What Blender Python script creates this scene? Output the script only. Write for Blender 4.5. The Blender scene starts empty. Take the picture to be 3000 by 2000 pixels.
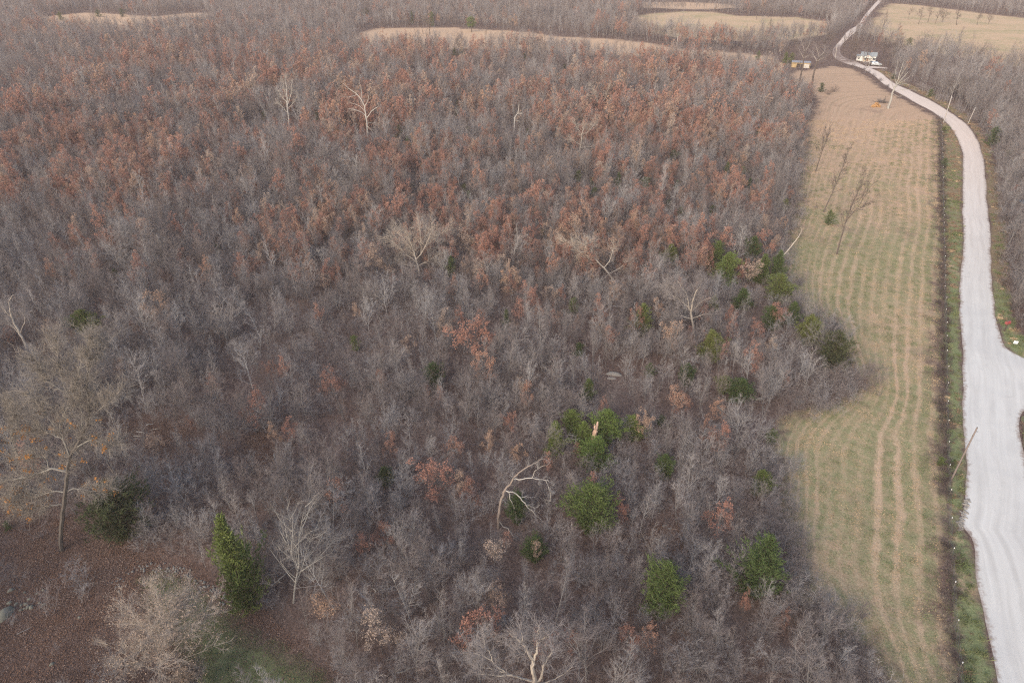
import bpy, math, random
import numpy as np
from mathutils import Vector, Matrix
R = math.radians
rng = random.Random(7)
nrng = np.random.default_rng(11)

# ------------------------------------------------------------------ camera
sc = bpy.context.scene
CAM_H, PITCH, F = 60.0, 32.0, 2000.0          # height in metres, degrees below the horizon, focal length in photo pixels (3000 wide)
cam_d = bpy.data.cameras.new('camera'); cam = bpy.data.objects.new('camera', cam_d)
sc.collection.objects.link(cam); sc.camera = cam
cam_d.sensor_width = 36.0; cam_d.lens = 36.0 * F / 3000.0
cam_d.clip_start = 0.5; cam_d.clip_end = 12000.0
cam.location = (0, 0, CAM_H); cam.rotation_euler = (R(90 - PITCH), 0, 0)

# ------------------------------------------------------------------ sky, sun, exposure
SUN_EL, SUN_AZ = 26.0, 215.0                   # behind the camera, a little to the left
world = bpy.data.worlds.new('World'); sc.world = world; world.use_nodes = True
wn, wl = world.node_tree.nodes, world.node_tree.links
wn.clear()
sky = wn.new('ShaderNodeTexSky'); sky.sky_type = 'NISHITA'; sky.sun_disc = False
sky.sun_elevation = R(SUN_EL); sky.sun_rotation = R(SUN_AZ)
sky.air_density = 1.0; sky.dust_density = 3.0; sky.ozone_density = 0.6
bg = wn.new('ShaderNodeBackground'); bg.inputs['Strength'].default_value = 0.15
wo = wn.new('ShaderNodeOutputWorld')
wl.new(sky.outputs[0], bg.inputs['Color']); wl.new(bg.outputs[0], wo.inputs['Surface'])
sun_d = bpy.data.lights.new('sun', 'SUN'); sun = bpy.data.objects.new('sun', sun_d); sc.collection.objects.link(sun)
sun_d.energy = 0.9; sun_d.angle = R(50); sun_d.color = (1.0, 0.90, 0.79)
sd = Vector((math.sin(R(SUN_AZ)) * math.cos(R(SUN_EL)), math.cos(R(SUN_AZ)) * math.cos(R(SUN_EL)), math.sin(R(SUN_EL))))
sun.rotation_euler = sd.to_track_quat('Z', 'Y').to_euler()
vs = sc.view_settings
vs.view_transform = 'Standard'; vs.look = 'None'; vs.gamma = 1.0; vs.use_curve_mapping = False; vs.exposure = 1.16
cy = sc.cycles
cy.max_bounces = 3; cy.diffuse_bounces = 2; cy.glossy_bounces = 1; cy.transmission_bounces = 2
cy.transparent_max_bounces = 4; cy.volume_bounces = 0; cy.caustics_reflective = False; cy.caustics_refractive = False
cy.use_light_tree = False; cy.use_denoising = False; cy.denoiser = 'OPENIMAGEDENOISE'; cy.denoising_input_passes = 'RGB_ALBEDO_NORMAL'; cy.denoising_prefilter = 'ACCURATE'; cy.use_adaptive_sampling = False
cy.pixel_filter_type = 'BLACKMAN_HARRIS'; cy.filter_width = 1.2

# ------------------------------------------------------------------ photo pixel <-> place
CP, SP = math.cos(R(PITCH)), math.sin(R(PITCH))
def ground(px, py, z=0.0):
    """The point at height z that the photograph shows at pixel px, py (3000 x 2000)."""
    x, y = (px - 1500) / F, (py - 1000) / F
    k = (CAM_H - z) / (SP + y * CP)
    return Vector((x * k, (CP - y * SP) * k, z))
def at_depth(px, py, Y):
    x, y = (px - 1500) / F, (py - 1000) / F
    k = Y / (CP - y * SP)
    return Vector((x * k, Y, CAM_H - k * (SP + y * CP)))
def project(X, Y, Z=0.0):
    dz = Z - CAM_H
    f = Y * CP - dz * SP
    u = Y * SP + dz * CP
    return 1500 + F * X / f, 1000 - F * u / f
def height_to(base, py):
    return max(0.3, at_depth(1500, py, base.y).z)
def metres(base, px):
    f = base.y * CP + CAM_H * SP
    return px * f / F
def gp(pts): return [tuple(ground(*p)[:2]) for p in pts]

def in_poly(P, poly):
    P = np.asarray(P); x, y = P[:, 0], P[:, 1]; res = np.zeros(len(P), bool)
    n = len(poly)
    for i in range(n):
        x1, y1 = poly[i]; x2, y2 = poly[(i + 1) % n]
        c = ((y1 > y) != (y2 > y))
        with np.errstate(divide='ignore', invalid='ignore'):
            xi = (x2 - x1) * (y - y1) / (y2 - y1 + 1e-12) + x1
        res ^= c & (x < xi)
    return res
def fill(poly, n, seed):
    r_ = np.random.default_rng(seed); A = np.array(poly); lo, hi = A.min(0), A.max(0); q = r_.uniform(lo, hi, (n, 2)); return q[in_poly(q, poly)]
def near_line(P, line, closed=False):
    """distance to a polyline and nearest point on it"""
    P = np.asarray(P, float); best = np.full(len(P), 1e9); near = np.zeros_like(P)
    L = list(line) + ([line[0]] if closed else [])
    for a, b in zip(L[:-1], L[1:]):
        a = np.array(a); b = np.array(b); d = b - a
        t = np.clip(((P - a) @ d) / (d @ d + 1e-12), 0, 1)
        q = a + t[:, None] * d; e = np.hypot(*(P - q).T)
        m = e < best; best[m] = e[m]; near[m] = q[m]
    return best, near
def vnoise(P, scale, seed=0):
    """smooth value noise 0..1 for points"""
    P = np.asarray(P) / scale; i = np.floor(P).astype(int); f = P - i; f = f * f * (3 - 2 * f)
    def h(ix, iy):
        n = (ix * 374761393 + iy * 668265263 + seed * 1442695041) & 0x7fffffff
        n = ((n ^ (n >> 13)) * 1274126177) & 0x7fffffff
        return ((n ^ (n >> 16)) & 0xffff) / 65535.0
    a, b = h(i[:, 0], i[:, 1]), h(i[:, 0] + 1, i[:, 1]); c, d = h(i[:, 0], i[:, 1] + 1), h(i[:, 0] + 1, i[:, 1] + 1)
    return (a + (b - a) * f[:, 0]) * (1 - f[:, 1]) + (c + (d - c) * f[:, 0]) * f[:, 1]
def smooth_line(pts, n=4):
    """Catmull-Rom through the points"""
    out = []; P = [np.array(p, float) for p in pts]
    for i in range(len(P) - 1):
        p0, p1, p2, p3 = P[max(i - 1, 0)], P[i], P[i + 1], P[min(i + 2, len(P) - 1)]
        for k in range(n):
            t = k / n
            out.append(tuple(0.5 * ((2 * p1) + (-p0 + p2) * t + (2 * p0 - 5 * p1 + 4 * p2 - p3) * t * t + (-p0 + 3 * p1 - 3 * p2 + p3) * t ** 3)))
    out.append(tuple(P[-1])); return out

# ------------------------------------------------------------------ objects
def link(o, parent=None):
    sc.collection.objects.link(o)
    if parent is not None: o.parent = parent
    return o
def tag(o, label=None, cat=None, group=None, kind=None):
    if label: o['label'] = label
    if cat: o['category'] = cat
    if group: o['group'] = group
    if kind: o['kind'] = kind
    return o
def empty(name, loc=(0, 0, 0), rz=0.0):
    o = bpy.data.objects.new(name, None); o.location = loc; o.rotation_euler = (0, 0, rz); o.empty_display_size = 0.2
    return link(o)
class MB:
    """collects shapes into one mesh"""
    def __init__(s): s.v = []; s.f = []; s.m = []
    def add(s, V, Fs, mi=0):
        n = len(s.v); s.v.extend(tuple(p) for p in V); s.f.extend(tuple(i + n for i in q) for q in Fs); s.m.extend([mi] * len(Fs)); return s
    def tube(s, pts, rad, sides=3, mi=0, tip=True):
        n = len(pts); V = []; Fs = []
        ref = Vector((0.31, 0.17, 0.93)) if abs((pts[-1] - pts[0]).normalized().z) < 0.8 else Vector((1, 0.2, 0))
        for i in range(n):
            d = (pts[min(i + 1, n - 1)] - pts[max(i - 1, 0)])
            a = d.cross(ref)
            if a.length < 1e-9: a = Vector((1, 0, 0))
            a.normalize(); b = d.cross(a).normalized()
            if i == n - 1 and tip: V.append(pts[i]); break
            for k in range(sides):
                t = 2 * math.pi * k / sides
                V.append(pts[i] + (a * math.cos(t) + b * math.sin(t)) * rad[i])
        for i in range(n - 1):
            for k in range(sides):
                k2 = (k + 1) % sides; p, q = i * sides + k, i * sides + k2
                if i == n - 2 and tip: Fs.append((p, q, (n - 1) * sides))
                else: Fs.append((p, q, q + sides, p + sides))
        if not tip: Fs.append(tuple(range((n - 1) * sides, n * sides)))
        return s.add(V, Fs, mi)
    def box(s, c, size, rz=0.0, mi=0, taper=1.0):
        x, y, z = (q / 2 for q in size); V = []
        for dz in (-1, 1):
            k = taper if dz > 0 else 1.0
            for dx, dy in ((-1, -1), (1, -1), (1, 1), (-1, 1)):
                X, Y = dx * x * k, dy * y * k
                V.append((c[0] + X * math.cos(rz) - Y * math.sin(rz), c[1] + X * math.sin(rz) + Y * math.cos(rz), c[2] + dz * z))
        return s.add(V, [(3, 2, 1, 0), (4, 5, 6, 7), (0, 1, 5, 4), (1, 2, 6, 5), (2, 3, 7, 6), (3, 0, 4, 7)], mi)
    def mesh(s, name, mats, smooth=False):
        me = bpy.data.meshes.new(name); me.from_pydata(s.v, [], s.f); 
        for m in (mats if isinstance(mats, (list, tuple)) else [mats]): me.materials.append(m)
        if any(s.m): me.polygons.foreach_set('material_index', s.m)
        if smooth: me.polygons.foreach_set('use_smooth', [True] * len(me.polygons))
        me.update(); return me
    def build(s, name, mats, parent=None, smooth=False, loc=None):
        o = bpy.data.objects.new(name, s.mesh(name, mats, smooth)); link(o, parent)
        if loc is not None: o.location = loc
        return o

# ------------------------------------------------------------------ materials
class NT:
    def __init__(s, name):
        s.m = bpy.data.materials.new(name); s.m.use_nodes = True; s.t = s.m.node_tree; s.n, s.l = s.t.nodes, s.t.links; s.n.clear()
        s.out = s.n.new('ShaderNodeOutputMaterial')
    def new(s, ty, **kw):
        n = s.n.new(ty)
        for k, v in kw.items(): setattr(n, k, v)
        return n
    def put(s, sock, v):
        if hasattr(v, 'is_linked') or hasattr(v, 'links'): s.l.new(v, sock)
        elif isinstance(v, (tuple, list)) and len(v) == 3 and sock.type == 'RGBA': sock.default_value = (*v, 1)
        else: sock.default_value = v
    def coord(s): return s.new('ShaderNodeNewGeometry').outputs['Position']
    def noise(s, scale, detail=3, rough=0.6, vec=None, dist=0.0):
        n = s.new('ShaderNodeTexNoise'); n.inputs['Scale'].default_value = scale; n.inputs['Detail'].default_value = detail
        n.inputs['Roughness'].default_value = rough; n.inputs['Distortion'].default_value = dist
        s.put(n.inputs['Vector'], vec if vec is not None else s.coord()); return n.outputs['Fac']
    def cells(s, scale, vec=None, feature='F1', out='Color'):
        n = s.new('ShaderNodeTexVoronoi'); n.feature = feature; n.inputs['Scale'].default_value = scale
        s.put(n.inputs['Vector'], vec if vec is not None else s.coord()); return n.outputs[out]
    def ramp(s, fac, stops, mode='LINEAR'):
        n = s.new('ShaderNodeValToRGB'); e = n.color_ramp.elements; n.color_ramp.interpolation = mode
        while len(e) > 1: e.remove(e[-1])
        for i, (p, c) in enumerate(stops):
            q = e[0] if i == 0 else e.new(p)
            q.position = p; q.color = (*c, 1) if len(c) == 3 else c
        s.put(n.inputs['Fac'], fac); return n.outputs['Color']
    def mix(s, fac, a, b, mode='MIX'):
        n = s.new('ShaderNodeMix', data_type='RGBA', blend_type=mode); s.put(n.inputs[0], fac); s.put(n.inputs[6], a); s.put(n.inputs[7], b); return n.outputs[2]
    def math(s, op, a, b=0.0, clamp=False):
        n = s.new('ShaderNodeMath', operation=op, use_clamp=clamp); s.put(n.inputs[0], a); s.put(n.inputs[1], b); return n.outputs[0]
    def step(s, v, lo, hi):
        n = s.new('ShaderNodeMapRange', interpolation_type='SMOOTHSTEP'); s.put(n.inputs[0], v); n.inputs[1].default_value = lo; n.inputs[2].default_value = hi; return n.outputs[0]
    def attr(s, name):
        n = s.new('ShaderNodeAttribute', attribute_name=name); return n.outputs['Fac']
    def rand(s): return s.new('ShaderNodeObjectInfo').outputs['Random']
    def done(s, col, bump=None, bump_d=0.02, rough=0.9, diffuse=True, metal=0.0, spec=0.2):
        if diffuse:
            b = s.new('ShaderNodeBsdfDiffuse'); s.put(b.inputs['Color'], col)
        else:
            b = s.new('ShaderNodeBsdfPrincipled'); s.put(b.inputs['Base Color'], col); s.put(b.inputs['Roughness'], rough)
            b.inputs['Metallic'].default_value = metal; b.inputs['Specular IOR Level'].default_value = spec
        if bump is not None:
            q = s.new('ShaderNodeBump'); q.inputs['Strength'].default_value = 0.7; q.inputs['Distance'].default_value = bump_d
            s.put(q.inputs['Height'], bump); s.l.new(q.outputs[0], b.inputs['Normal'])
        s.l.new(b.outputs[0], s.out.inputs['Surface']); return s.m

def litter(n, p):
    """fallen oak leaves on the ground: brown, rust, grey and dark patches"""
    big = n.noise(0.07, 3, 0.6, p); mid = n.noise(0.9, 4, 0.7, p); leaf = n.new('ShaderNodeSeparateColor')
    n.put(leaf.inputs[0], n.cells(7.0, p))
    c1 = n.ramp(leaf.outputs[0], [(0.0, (0.055, 0.035, 0.029)), (0.35, (0.105, 0.067, 0.053)), (0.7, (0.175, 0.105, 0.078)), (0.95, (0.27, 0.19, 0.155))])
    c2 = n.ramp(mid, [(0.32, (0.05, 0.038, 0.035)), (0.55, (0.11, 0.082, 0.072)), (0.75, (0.145, 0.11, 0.098))])
    c = n.mix(0.55, c1, c2)
    return n.mix(n.math('MULTIPLY', n.step(big, 0.45, 0.65), 0.55), c, n.mix(0.5, c, (0.15, 0.12, 0.105)))
def meadow_col(n, p, green=0.5):
    """short autumn grass: green, straw and brown"""
    big = n.noise(0.05, 4, 0.65, p); mid = n.noise(0.45, 4, 0.7, p); fine = n.noise(5.0, 4, 0.75, p)
    straw = n.ramp(fine, [(0.28, (0.23, 0.152, 0.10)), (0.5, (0.43, 0.30, 0.20)), (0.72, (0.57, 0.43, 0.305))])
    grn = n.ramp(fine, [(0.28, (0.085, 0.10, 0.045)), (0.5, (0.175, 0.20, 0.095)), (0.74, (0.275, 0.295, 0.155))])
    f = n.math('ADD', n.math('MULTIPLY', big, 0.9), n.math('MULTIPLY', mid, 0.8))
    return n.mix(n.step(f, 1.15 - green * 0.6, 1.35 - green * 0.6), straw, grn), straw, grn, mid

def m_ground():
    n = NT('leaf_litter_ground'); p = n.coord()
    c = litter(n, p)
    return n.done(c, n.noise(3.0, 5, 0.7, p), 0.08)
def m_field():
    n = NT('mown_hay_field'); p = n.coord()
    c, straw, grn, mid = meadow_col(n, p, 0.5)
    sw = n.attr('swath'); near = n.attr('nearness')                # row number across the mowing; 0 far .. 1 near the camera end
    wob = n.math('ADD', sw, n.math('MULTIPLY', n.math('SUBTRACT', n.noise(0.12, 4, 0.6, p), 0.5), 0.9))
    tri = n.math('PINGPONG', wob, 0.5)                              # 0 on the windrow, .5 between
    rv_ = n.new('ShaderNodeCombineXYZ'); n.put(rv_.inputs[0], n.math('ROUND', wob)); n.put(rv_.inputs[1], n.math('MULTIPLY', n.noise(0.02, 1, 0.5, p), 1.2))
    cv = n.new('ShaderNodeCombineXYZ'); n.put(cv.inputs[0], n.math('MULTIPLY', wob, 1.3)); n.put(cv.inputs[1], n.math('MULTIPLY', n.attr('along'), 0.16))
    row = n.step(n.math('ADD', n.math('ADD', tri, n.math('MULTIPLY', n.math('SUBTRACT', n.noise(1.0, 4, 0.7, cv.outputs[0]), 0.5), 0.75)), n.math('MULTIPLY', n.math('SUBTRACT', n.noise(2.2, 4, 0.75, p), 0.5), 0.35)), 0.30, 0.04)
    g = n.math('ADD', n.math('MULTIPLY', n.noise(0.035, 4, 0.7, p), 0.9), n.math('MULTIPLY', n.noise(0.5, 4, 0.75, p), 0.55))
    gf = n.step(n.math('ADD', g, n.math('MULTIPLY', near, 0.42)), 0.82, 1.14)
    base = n.mix(n.math('MULTIPLY', gf, n.math('ADD', n.math('MULTIPLY', n.step(n.noise(0.8, 4, 0.75, n.new_vec(p, 9.0)), 0.36, 0.62), 0.4), 0.42)), n.mix(0.35, straw, (0.41, 0.26, 0.175)), grn)
    cv2 = n.new('ShaderNodeCombineXYZ'); n.put(cv2.inputs[0], n.math('MULTIPLY', wob, 0.9)); n.put(cv2.inputs[1], n.math('MULTIPLY', n.attr('along'), 0.10)); cv2.inputs[2].default_value = 4.0
    base = n.mix(n.math('MULTIPLY', n.step(n.noise(1.0, 5, 0.75, cv2.outputs[0]), 0.45, 0.66), 0.45), base, n.mix(n.noise(0.9, 4, 0.7, p), (0.18, 0.125, 0.09), (0.24, 0.22, 0.12)))
    hay = n.mix(0.35, straw, (0.50, 0.36, 0.25))
    c = n.mix(n.math('MULTIPLY', row, n.math('MULTIPLY', n.step(n.noise(0.07, 3, 0.6, n.new_vec(p, 77.0)), 0.25, 0.55), n.math('ADD', n.math('MULTIPLY', n.noise(3.1, 0, 0.5, rv_.outputs[0]), 1.2), -0.06, True))), base, hay)
    brown = n.step(n.noise(0.06, 4, 0.7, n.new_vec(p, 40.0)), 0.56, 0.72)
    c = n.mix(n.math('MULTIPLY', brown, 0.5), c, (0.20, 0.14, 0.11))
    e = n.step(n.math('ADD', n.attr('edge'), n.math('MULTIPLY', n.math('SUBTRACT', n.noise(0.28, 5, 0.75, p), 0.5), 11.0)), -0.6, 3.4)
    c = n.mix(e, litter(n, p), c)
    return n.done(c, n.noise(4.0, 5, 0.75, p), 0.10)
def _nv(s, p, off):
    a = s.new('ShaderNodeVectorMath', operation='ADD'); s.put(a.inputs[0], p); a.inputs[1].default_value = (off, off * 1.7, 0); return a.outputs[0]
NT.new_vec = _nv
def m_meadow(name, green, tint=None):
    n = NT(name); p = n.coord(); c, straw, grn, mid = meadow_col(n, p, green)
    if tint: c = n.mix(0.5, c, tint)
    st = n.new('ShaderNodeMapping'); st.inputs['Scale'].default_value = (0.02, 0.35, 1); n.put(st.inputs['Vector'], p)
    c = n.mix(n.math('MULTIPLY', n.step(n.noise(1.0, 4, 0.7, st.outputs[0]), 0.48, 0.68), 0.45), c, (0.54, 0.39, 0.26))
    e = n.step(n.math('ADD', n.attr('edge'), n.math('MULTIPLY', n.math('SUBTRACT', n.noise(0.12, 5, 0.75, p), 0.5), 16.0)), -1.0, 7.0)
    c = n.mix(e, litter(n, p), c)
    return n.done(c, n.noise(1.5, 4, 0.7, p), 0.1)
def m_verge(name, dark=0.0):
    n = NT(name); p = n.coord(); c, straw, grn, mid = meadow_col(n, p, 0.9)
    sx = n.new('ShaderNodeSeparateXYZ'); n.put(sx.inputs[0], p); rust = n.step(n.math('ADD', n.noise(0.35, 5, 0.75, n.new_vec(p, 13.0)), n.math('MULTIPLY', n.step(sx.outputs[1], 105, 135 if dark else 175), 0.18 + dark)), 0.46, 0.74)
    c = n.mix(n.math('MULTIPLY', rust, 0.7), c, n.mix(n.noise(3.0, 3, 0.7, p), (0.27, 0.16, 0.105), (0.15, 0.105, 0.085)))
    e = n.step(n.math('ADD', n.attr('edge'), n.math('MULTIPLY', n.math('SUBTRACT', n.noise(0.6, 4, 0.7, p), 0.5), 2.6)), -0.3, 0.9)
    c = n.mix(e, litter(n, p), c)
    return n.done(c, n.noise(4.0, 5, 0.75, p), 0.12)
def m_clearing():
    n = NT('clearing_grass'); p = n.coord()
    c, straw, grn, mid = meadow_col(n, p, 1.4)
    c = n.mix(0.5, c, n.mix(n.noise(6.0, 3, 0.7, p), (0.06, 0.066, 0.036), (0.14, 0.145, 0.085)))
    e = n.step(n.math('ADD', n.attr('edge'), n.math('MULTIPLY', n.math('SUBTRACT', n.noise(0.8, 4, 0.75, p), 0.5), 5.5)), 0.0, 2.6)
    spk = n.new('ShaderNodeSeparateColor'); n.put(spk.inputs[0], n.cells(6.0, p))
    e = n.math('MULTIPLY', e, n.step(spk.outputs[1], 0.02, 0.16))
    return n.done(n.mix(e, litter(n, p), c), n.noise(5.0, 4, 0.75, p), 0.08)
def m_road():
    n = NT('pale_gravel'); p = n.coord(); w = n.attr('across')     # metres from the left edge of the road
    wob = n.math('ADD', w, n.math('MULTIPLY', n.math('SUBTRACT', n.noise(0.06, 3, 0.5, p), 0.5), 2.2))
    cv = n.new('ShaderNodeCombineXYZ'); n.put(cv.inputs[0], wob); n.put(cv.inputs[1], n.attr('along'))
    st = n.new('ShaderNodeMapping'); st.inputs['Scale'].default_value = (1.5, 0.05, 1); n.put(st.inputs['Vector'], cv.outputs[0])
    streak = n.noise(1.0, 4, 0.65, st.outputs[0]); fine = n.noise(9.0, 4, 0.8, p); patch = n.noise(0.12, 4, 0.65, p)
    c = n.ramp(streak, [(0.25, (0.47, 0.455, 0.42)), (0.5, (0.54, 0.525, 0.49)), (0.75, (0.59, 0.577, 0.54))])
    c = n.mix(n.math('MULTIPLY', n.step(patch, 0.42, 0.72), 0.5), c, (0.46, 0.45, 0.43))
    c = n.mix(n.math('MULTIPLY', n.step(fine, 0.56, 0.78), 0.18), c, (0.34, 0.325, 0.31))
    trk = n.math('PINGPONG', n.math('ADD', wob, -0.6), 1.0); c = n.mix(n.math('MULTIPLY', n.step(trk, 0.45, 0.95), n.math('MULTIPLY', n.step(n.noise(0.09, 4, 0.7, n.new_vec(p, 5.0)), 0.4, 0.62), 0.38)), c, (0.40, 0.385, 0.36))
    damp = n.step(n.noise(0.35, 5, 0.7, n.new_vec(p, 31.0)), 0.60, 0.74); c = n.mix(n.math('MULTIPLY', damp, 0.5), c, (0.34, 0.325, 0.305))
    far = n.attr('far')                                             # warm pink light of the distance, painted into the gravel colour up the road
    c = n.mix(n.math('MULTIPLY', far, 0.85), c, n.mix(streak, (0.52, 0.415, 0.345), (0.72, 0.61, 0.52)))
    c = n.mix(n.math('MULTIPLY', n.attr('dull'), n.step(n.noise(0.25, 4, 0.7, p), 0.25, 0.5)), c, n.mix(n.noise(0.8, 4, 0.7, p), (0.15, 0.105, 0.088), (0.27, 0.21, 0.18)))
    ed = n.math('ADD', n.attr('edge'), n.math('MULTIPLY', n.math('SUBTRACT', n.noise(1.1, 5, 0.75, p), 0.5), 2.2))
    dirt = n.mix(n.noise(2.5, 4, 0.7, p), (0.17, 0.125, 0.10), (0.42, 0.36, 0.32))
    c = n.mix(n.step(ed, -0.05, 0.55), dirt, c)
    c2, straw, grn, mid = meadow_col(n, p, 1.0)
    c = n.mix(n.step(ed, -0.38, -0.12), n.mix(0.4, c2, dirt), c)
    return n.done(c, fine, 0.02)
def m_bark(name, stops, tw=0.0):
    n = NT(name); p = n.coord(); r = n.rand()
    c = n.ramp(r, stops)
    c = n.mix(n.math('MULTIPLY', n.step(n.noise(1.3, 4, 0.7, p), 0.45, 0.7), 0.45), c, n.mix(0.6, c, (0.05, 0.04, 0.037)))
    return n.done(c)
def m_leaf(name, stops, spot=None):
    n = NT(name); p = n.coord()
    c = n.ramp(n.rand(), stops)
    s = n.new('ShaderNodeSeparateColor'); n.put(s.inputs[0], n.cells(6.0, p))
    c = n.mix(n.math('MULTIPLY', s.outputs[0], 0.5), c, n.mix(0.5, c, spot or (0.05, 0.025, 0.015)))
    b = n.new('ShaderNodeBsdfDiffuse'); n.put(b.inputs['Color'], c)
    t = n.new('ShaderNodeBsdfTranslucent'); n.put(t.inputs['Color'], c)
    x = n.new('ShaderNodeMixShader'); x.inputs[0].default_value = 0.25
    n.l.new(b.outputs[0], x.inputs[1]); n.l.new(t.outputs[0], x.inputs[2]); n.l.new(x.outputs[0], n.out.inputs['Surface'])
    return n.m
def m_plain(name, col, rough=0.7, metal=0.0, var=0.25, scale=3.0, spec=0.3):
    if 'stone' in name: spec = 0.0
    n = NT(name); p = n.coord()
    c = n.mix(n.math('MULTIPLY', n.noise(scale, 4, 0.7, p), var), col, tuple(q * 0.45 for q in col))
    return n.done(c, None, rough=rough, diffuse=False, metal=metal, spec=spec)

M = {}
M['ground'] = m_ground(); M['field'] = m_field(); M['road'] = m_road(); M['clearing'] = m_clearing()
M['meadow'] = m_meadow('tan_meadow', 0.1, (.52, .36, .235)); M['pasture'] = m_meadow('green_tan_pasture', 0.6, (.50, .365, .225))
M['verge'] = m_verge('grass_verge'); M['verge_brown'] = m_verge('brushy_verge', 0.30)
M['bark'] = m_bark('grey_bark', [(0.0, (0.115, 0.105, 0.101)), (0.45, (0.165, 0.155, 0.15)), (0.85, (0.225, 0.215, 0.21)), (1.0, (0.34, 0.33, 0.32))])
M['twig'] = m_bark('grey_twigs', [(0.0, (0.148, 0.12, 0.115)), (0.4, (0.186, 0.164, 0.16)), (0.75, (0.222, 0.205, 0.203)), (1.0, (0.275, 0.264, 0.264))])
M['dark_twig'] = m_bark('dark_twigs', [(0.0, (0.11, 0.088, 0.078)), (1.0, (0.16, 0.135, 0.12))])
M['dark_bark'] = m_bark('dark_bark', [(0.0, (0.075, 0.06, 0.052)), (1.0, (0.125, 0.105, 0.093))])
M['white_bark'] = m_bark('bleached_bark', [(0.0, (0.36, 0.335, 0.30)), (1.0, (0.44, 0.415, 0.38))])
M['trunk_brown'] = m_bark('pinkish_brown_bark', [(0.0, (0.20, 0.165, 0.14)), (1.0, (0.23, 0.19, 0.165))])
M['oak_twig'] = m_bark('oak_twigs', [(0.0, (0.20, 0.178, 0.155)), (1.0, (0.23, 0.205, 0.18))])
M['trunk_dark'] = m_bark('very_dark_bark', [(0.0, (0.085, 0.075, 0.068)), (1.0, (0.11, 0.10, 0.09))])
M['oak_limb'] = m_bark('oak_limbs', [(0.0, (0.19, 0.18, 0.165)), (1.0, (0.22, 0.21, 0.19))])
M['limb_grey'] = m_bark('grey_oak_limbs', [(0.0, (0.27, 0.26, 0.24)), (1.0, (0.31, 0.30, 0.275))])
M['mottled_bark'] = m_bark('mottled_pale_bark', [(0.0, (0.30, 0.265, 0.23)), (1.0, (0.38, 0.34, 0.295))])
M['tan_twig'] = m_bark('tan_twigs', [(0.0, (0.29, 0.25, 0.215)), (1.0, (0.34, 0.295, 0.25))])
M['oak_leaf'] = m_leaf('russet_oak_leaves', [(0.0, (0.25, 0.145, 0.115)), (0.3, (0.37, 0.195, 0.15)), (0.6, (0.44, 0.24, 0.18)), (0.8, (0.42, 0.275, 0.195)), (1.0, (0.42, 0.33, 0.27))])
M['gold_leaf'] = m_leaf('golden_orange_leaves', [(0.0, (0.42, 0.20, 0.065)), (1.0, (0.47, 0.25, 0.08))])
M['tan_leaf'] = m_leaf('tan_leaves', [(0.0, (0.31, 0.235, 0.185)), (1.0, (0.35, 0.275, 0.22))])
M['cedar'] = m_leaf('cedar_foliage', [(0.0, (0.065, 0.095, 0.042)), (0.35, (0.095, 0.135, 0.048)), (0.7, (0.135, 0.172, 0.054)), (1.0, (0.175, 0.195, 0.065))], (0.025, 0.045, 0.018))
M['bright_cedar'] = m_leaf('bright_cedar_foliage', [(0.0, (0.135, 0.19, 0.055)), (1.0, (0.18, 0.22, 0.065))], (0.05, 0.08, 0.025))
M['olive_cedar'] = m_leaf('olive_cedar_foliage', [(0.0, (0.075, 0.09, 0.045)), (1.0, (0.09, 0.10, 0.05))], (0.02, 0.025, 0.015))

# ------------------------------------------------------------------ where things lie (photo pixels of points on the ground)
road_left = [(2578, -6), (2540, 36), (2513, 72), (2483, 92), (2457, 124), (2440, 146), (2444, 168), (2476, 186), (2515, 197), (2553, 217), (2595, 251), (2638, 276), (2680, 300),
             (2723, 323), (2761, 349), (2791, 383), (2812, 421), (2821, 459), (2821, 510), (2819, 595), (2821, 667), (2823, 709), (2812, 837), (2814, 965), (2821, 1050), (2821, 1177),
             (2827, 1305), (2834, 1375), (2829, 1461), (2813, 1532), (2846, 1584), (2868, 1716), (2885, 1822), (2914, 1950), (2927, 2000), (3000, 2260)]
road_right = [(2592, -6), (2551, 38), (2526, 76), (2500, 100), (2474, 124), (2460, 146), (2470, 166), (2505, 180), (2536, 194), (2577, 211), (2617, 242), (2680, 272), (2744, 304),
              (2787, 332), (2834, 366), (2863, 408), (2880, 459), (2887, 510), (2893, 595), (2900, 667), (2904, 795), (2912, 901), (2926, 965), (2941, 1012), (2966, 1032), (3000, 1049),
              (3120, 1090), (3330, 1150), (3400, 1215), (3160, 1180), (3030, 1190), (2990, 1222), (2994, 1300), (3010, 1380), (3060, 1600), (3150, 2000), (3260, 2260)]
fence_px = [(2752, 348), (2757, 420), (2759, 520), (2761, 650), (2764, 800), (2767, 1000), (2770, 1200), (2774, 1400), (2781, 1600), (2794, 1840), (2808, 2000), (2818, 2120)]
wood_edge = [(2292, 218), (2338, 262), (2372, 272), (2388, 290), (2372, 330), (2354, 370), (2346, 440), (2338, 520), (2330, 600), (2310, 660), (2290, 720), (2285, 800), (2300, 860),
             (2330, 905), (2400, 955), (2440, 1005), (2490, 1065), (2512, 1120), (2480, 1165), (2390, 1185), (2300, 1215), (2252, 1265), (2245, 1330), (2272, 1400), (2282, 1480),
             (2272, 1560), (2292, 1650), (2304, 1720), (2370, 1782), (2430, 1832), (2490, 1882), (2540, 1940), (2580, 2000), (2610, 2120)]
field_px = wood_edge + fence_px[::-1] + [(2735, 334), (2690, 309), (2640, 285), (2590, 259), (2545, 225), (2505, 203), (2440, 192), (2380, 203), (2330, 207)]
FIELD = gp(field_px); FENCE = smooth_line(gp(fence_px), 4); WOOD_EDGE = gp(wood_edge)
RL, RR = smooth_line(gp(road_left), 4), smooth_line(gp(road_right), 3)
ROAD = RL + RR[::-1]
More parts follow.
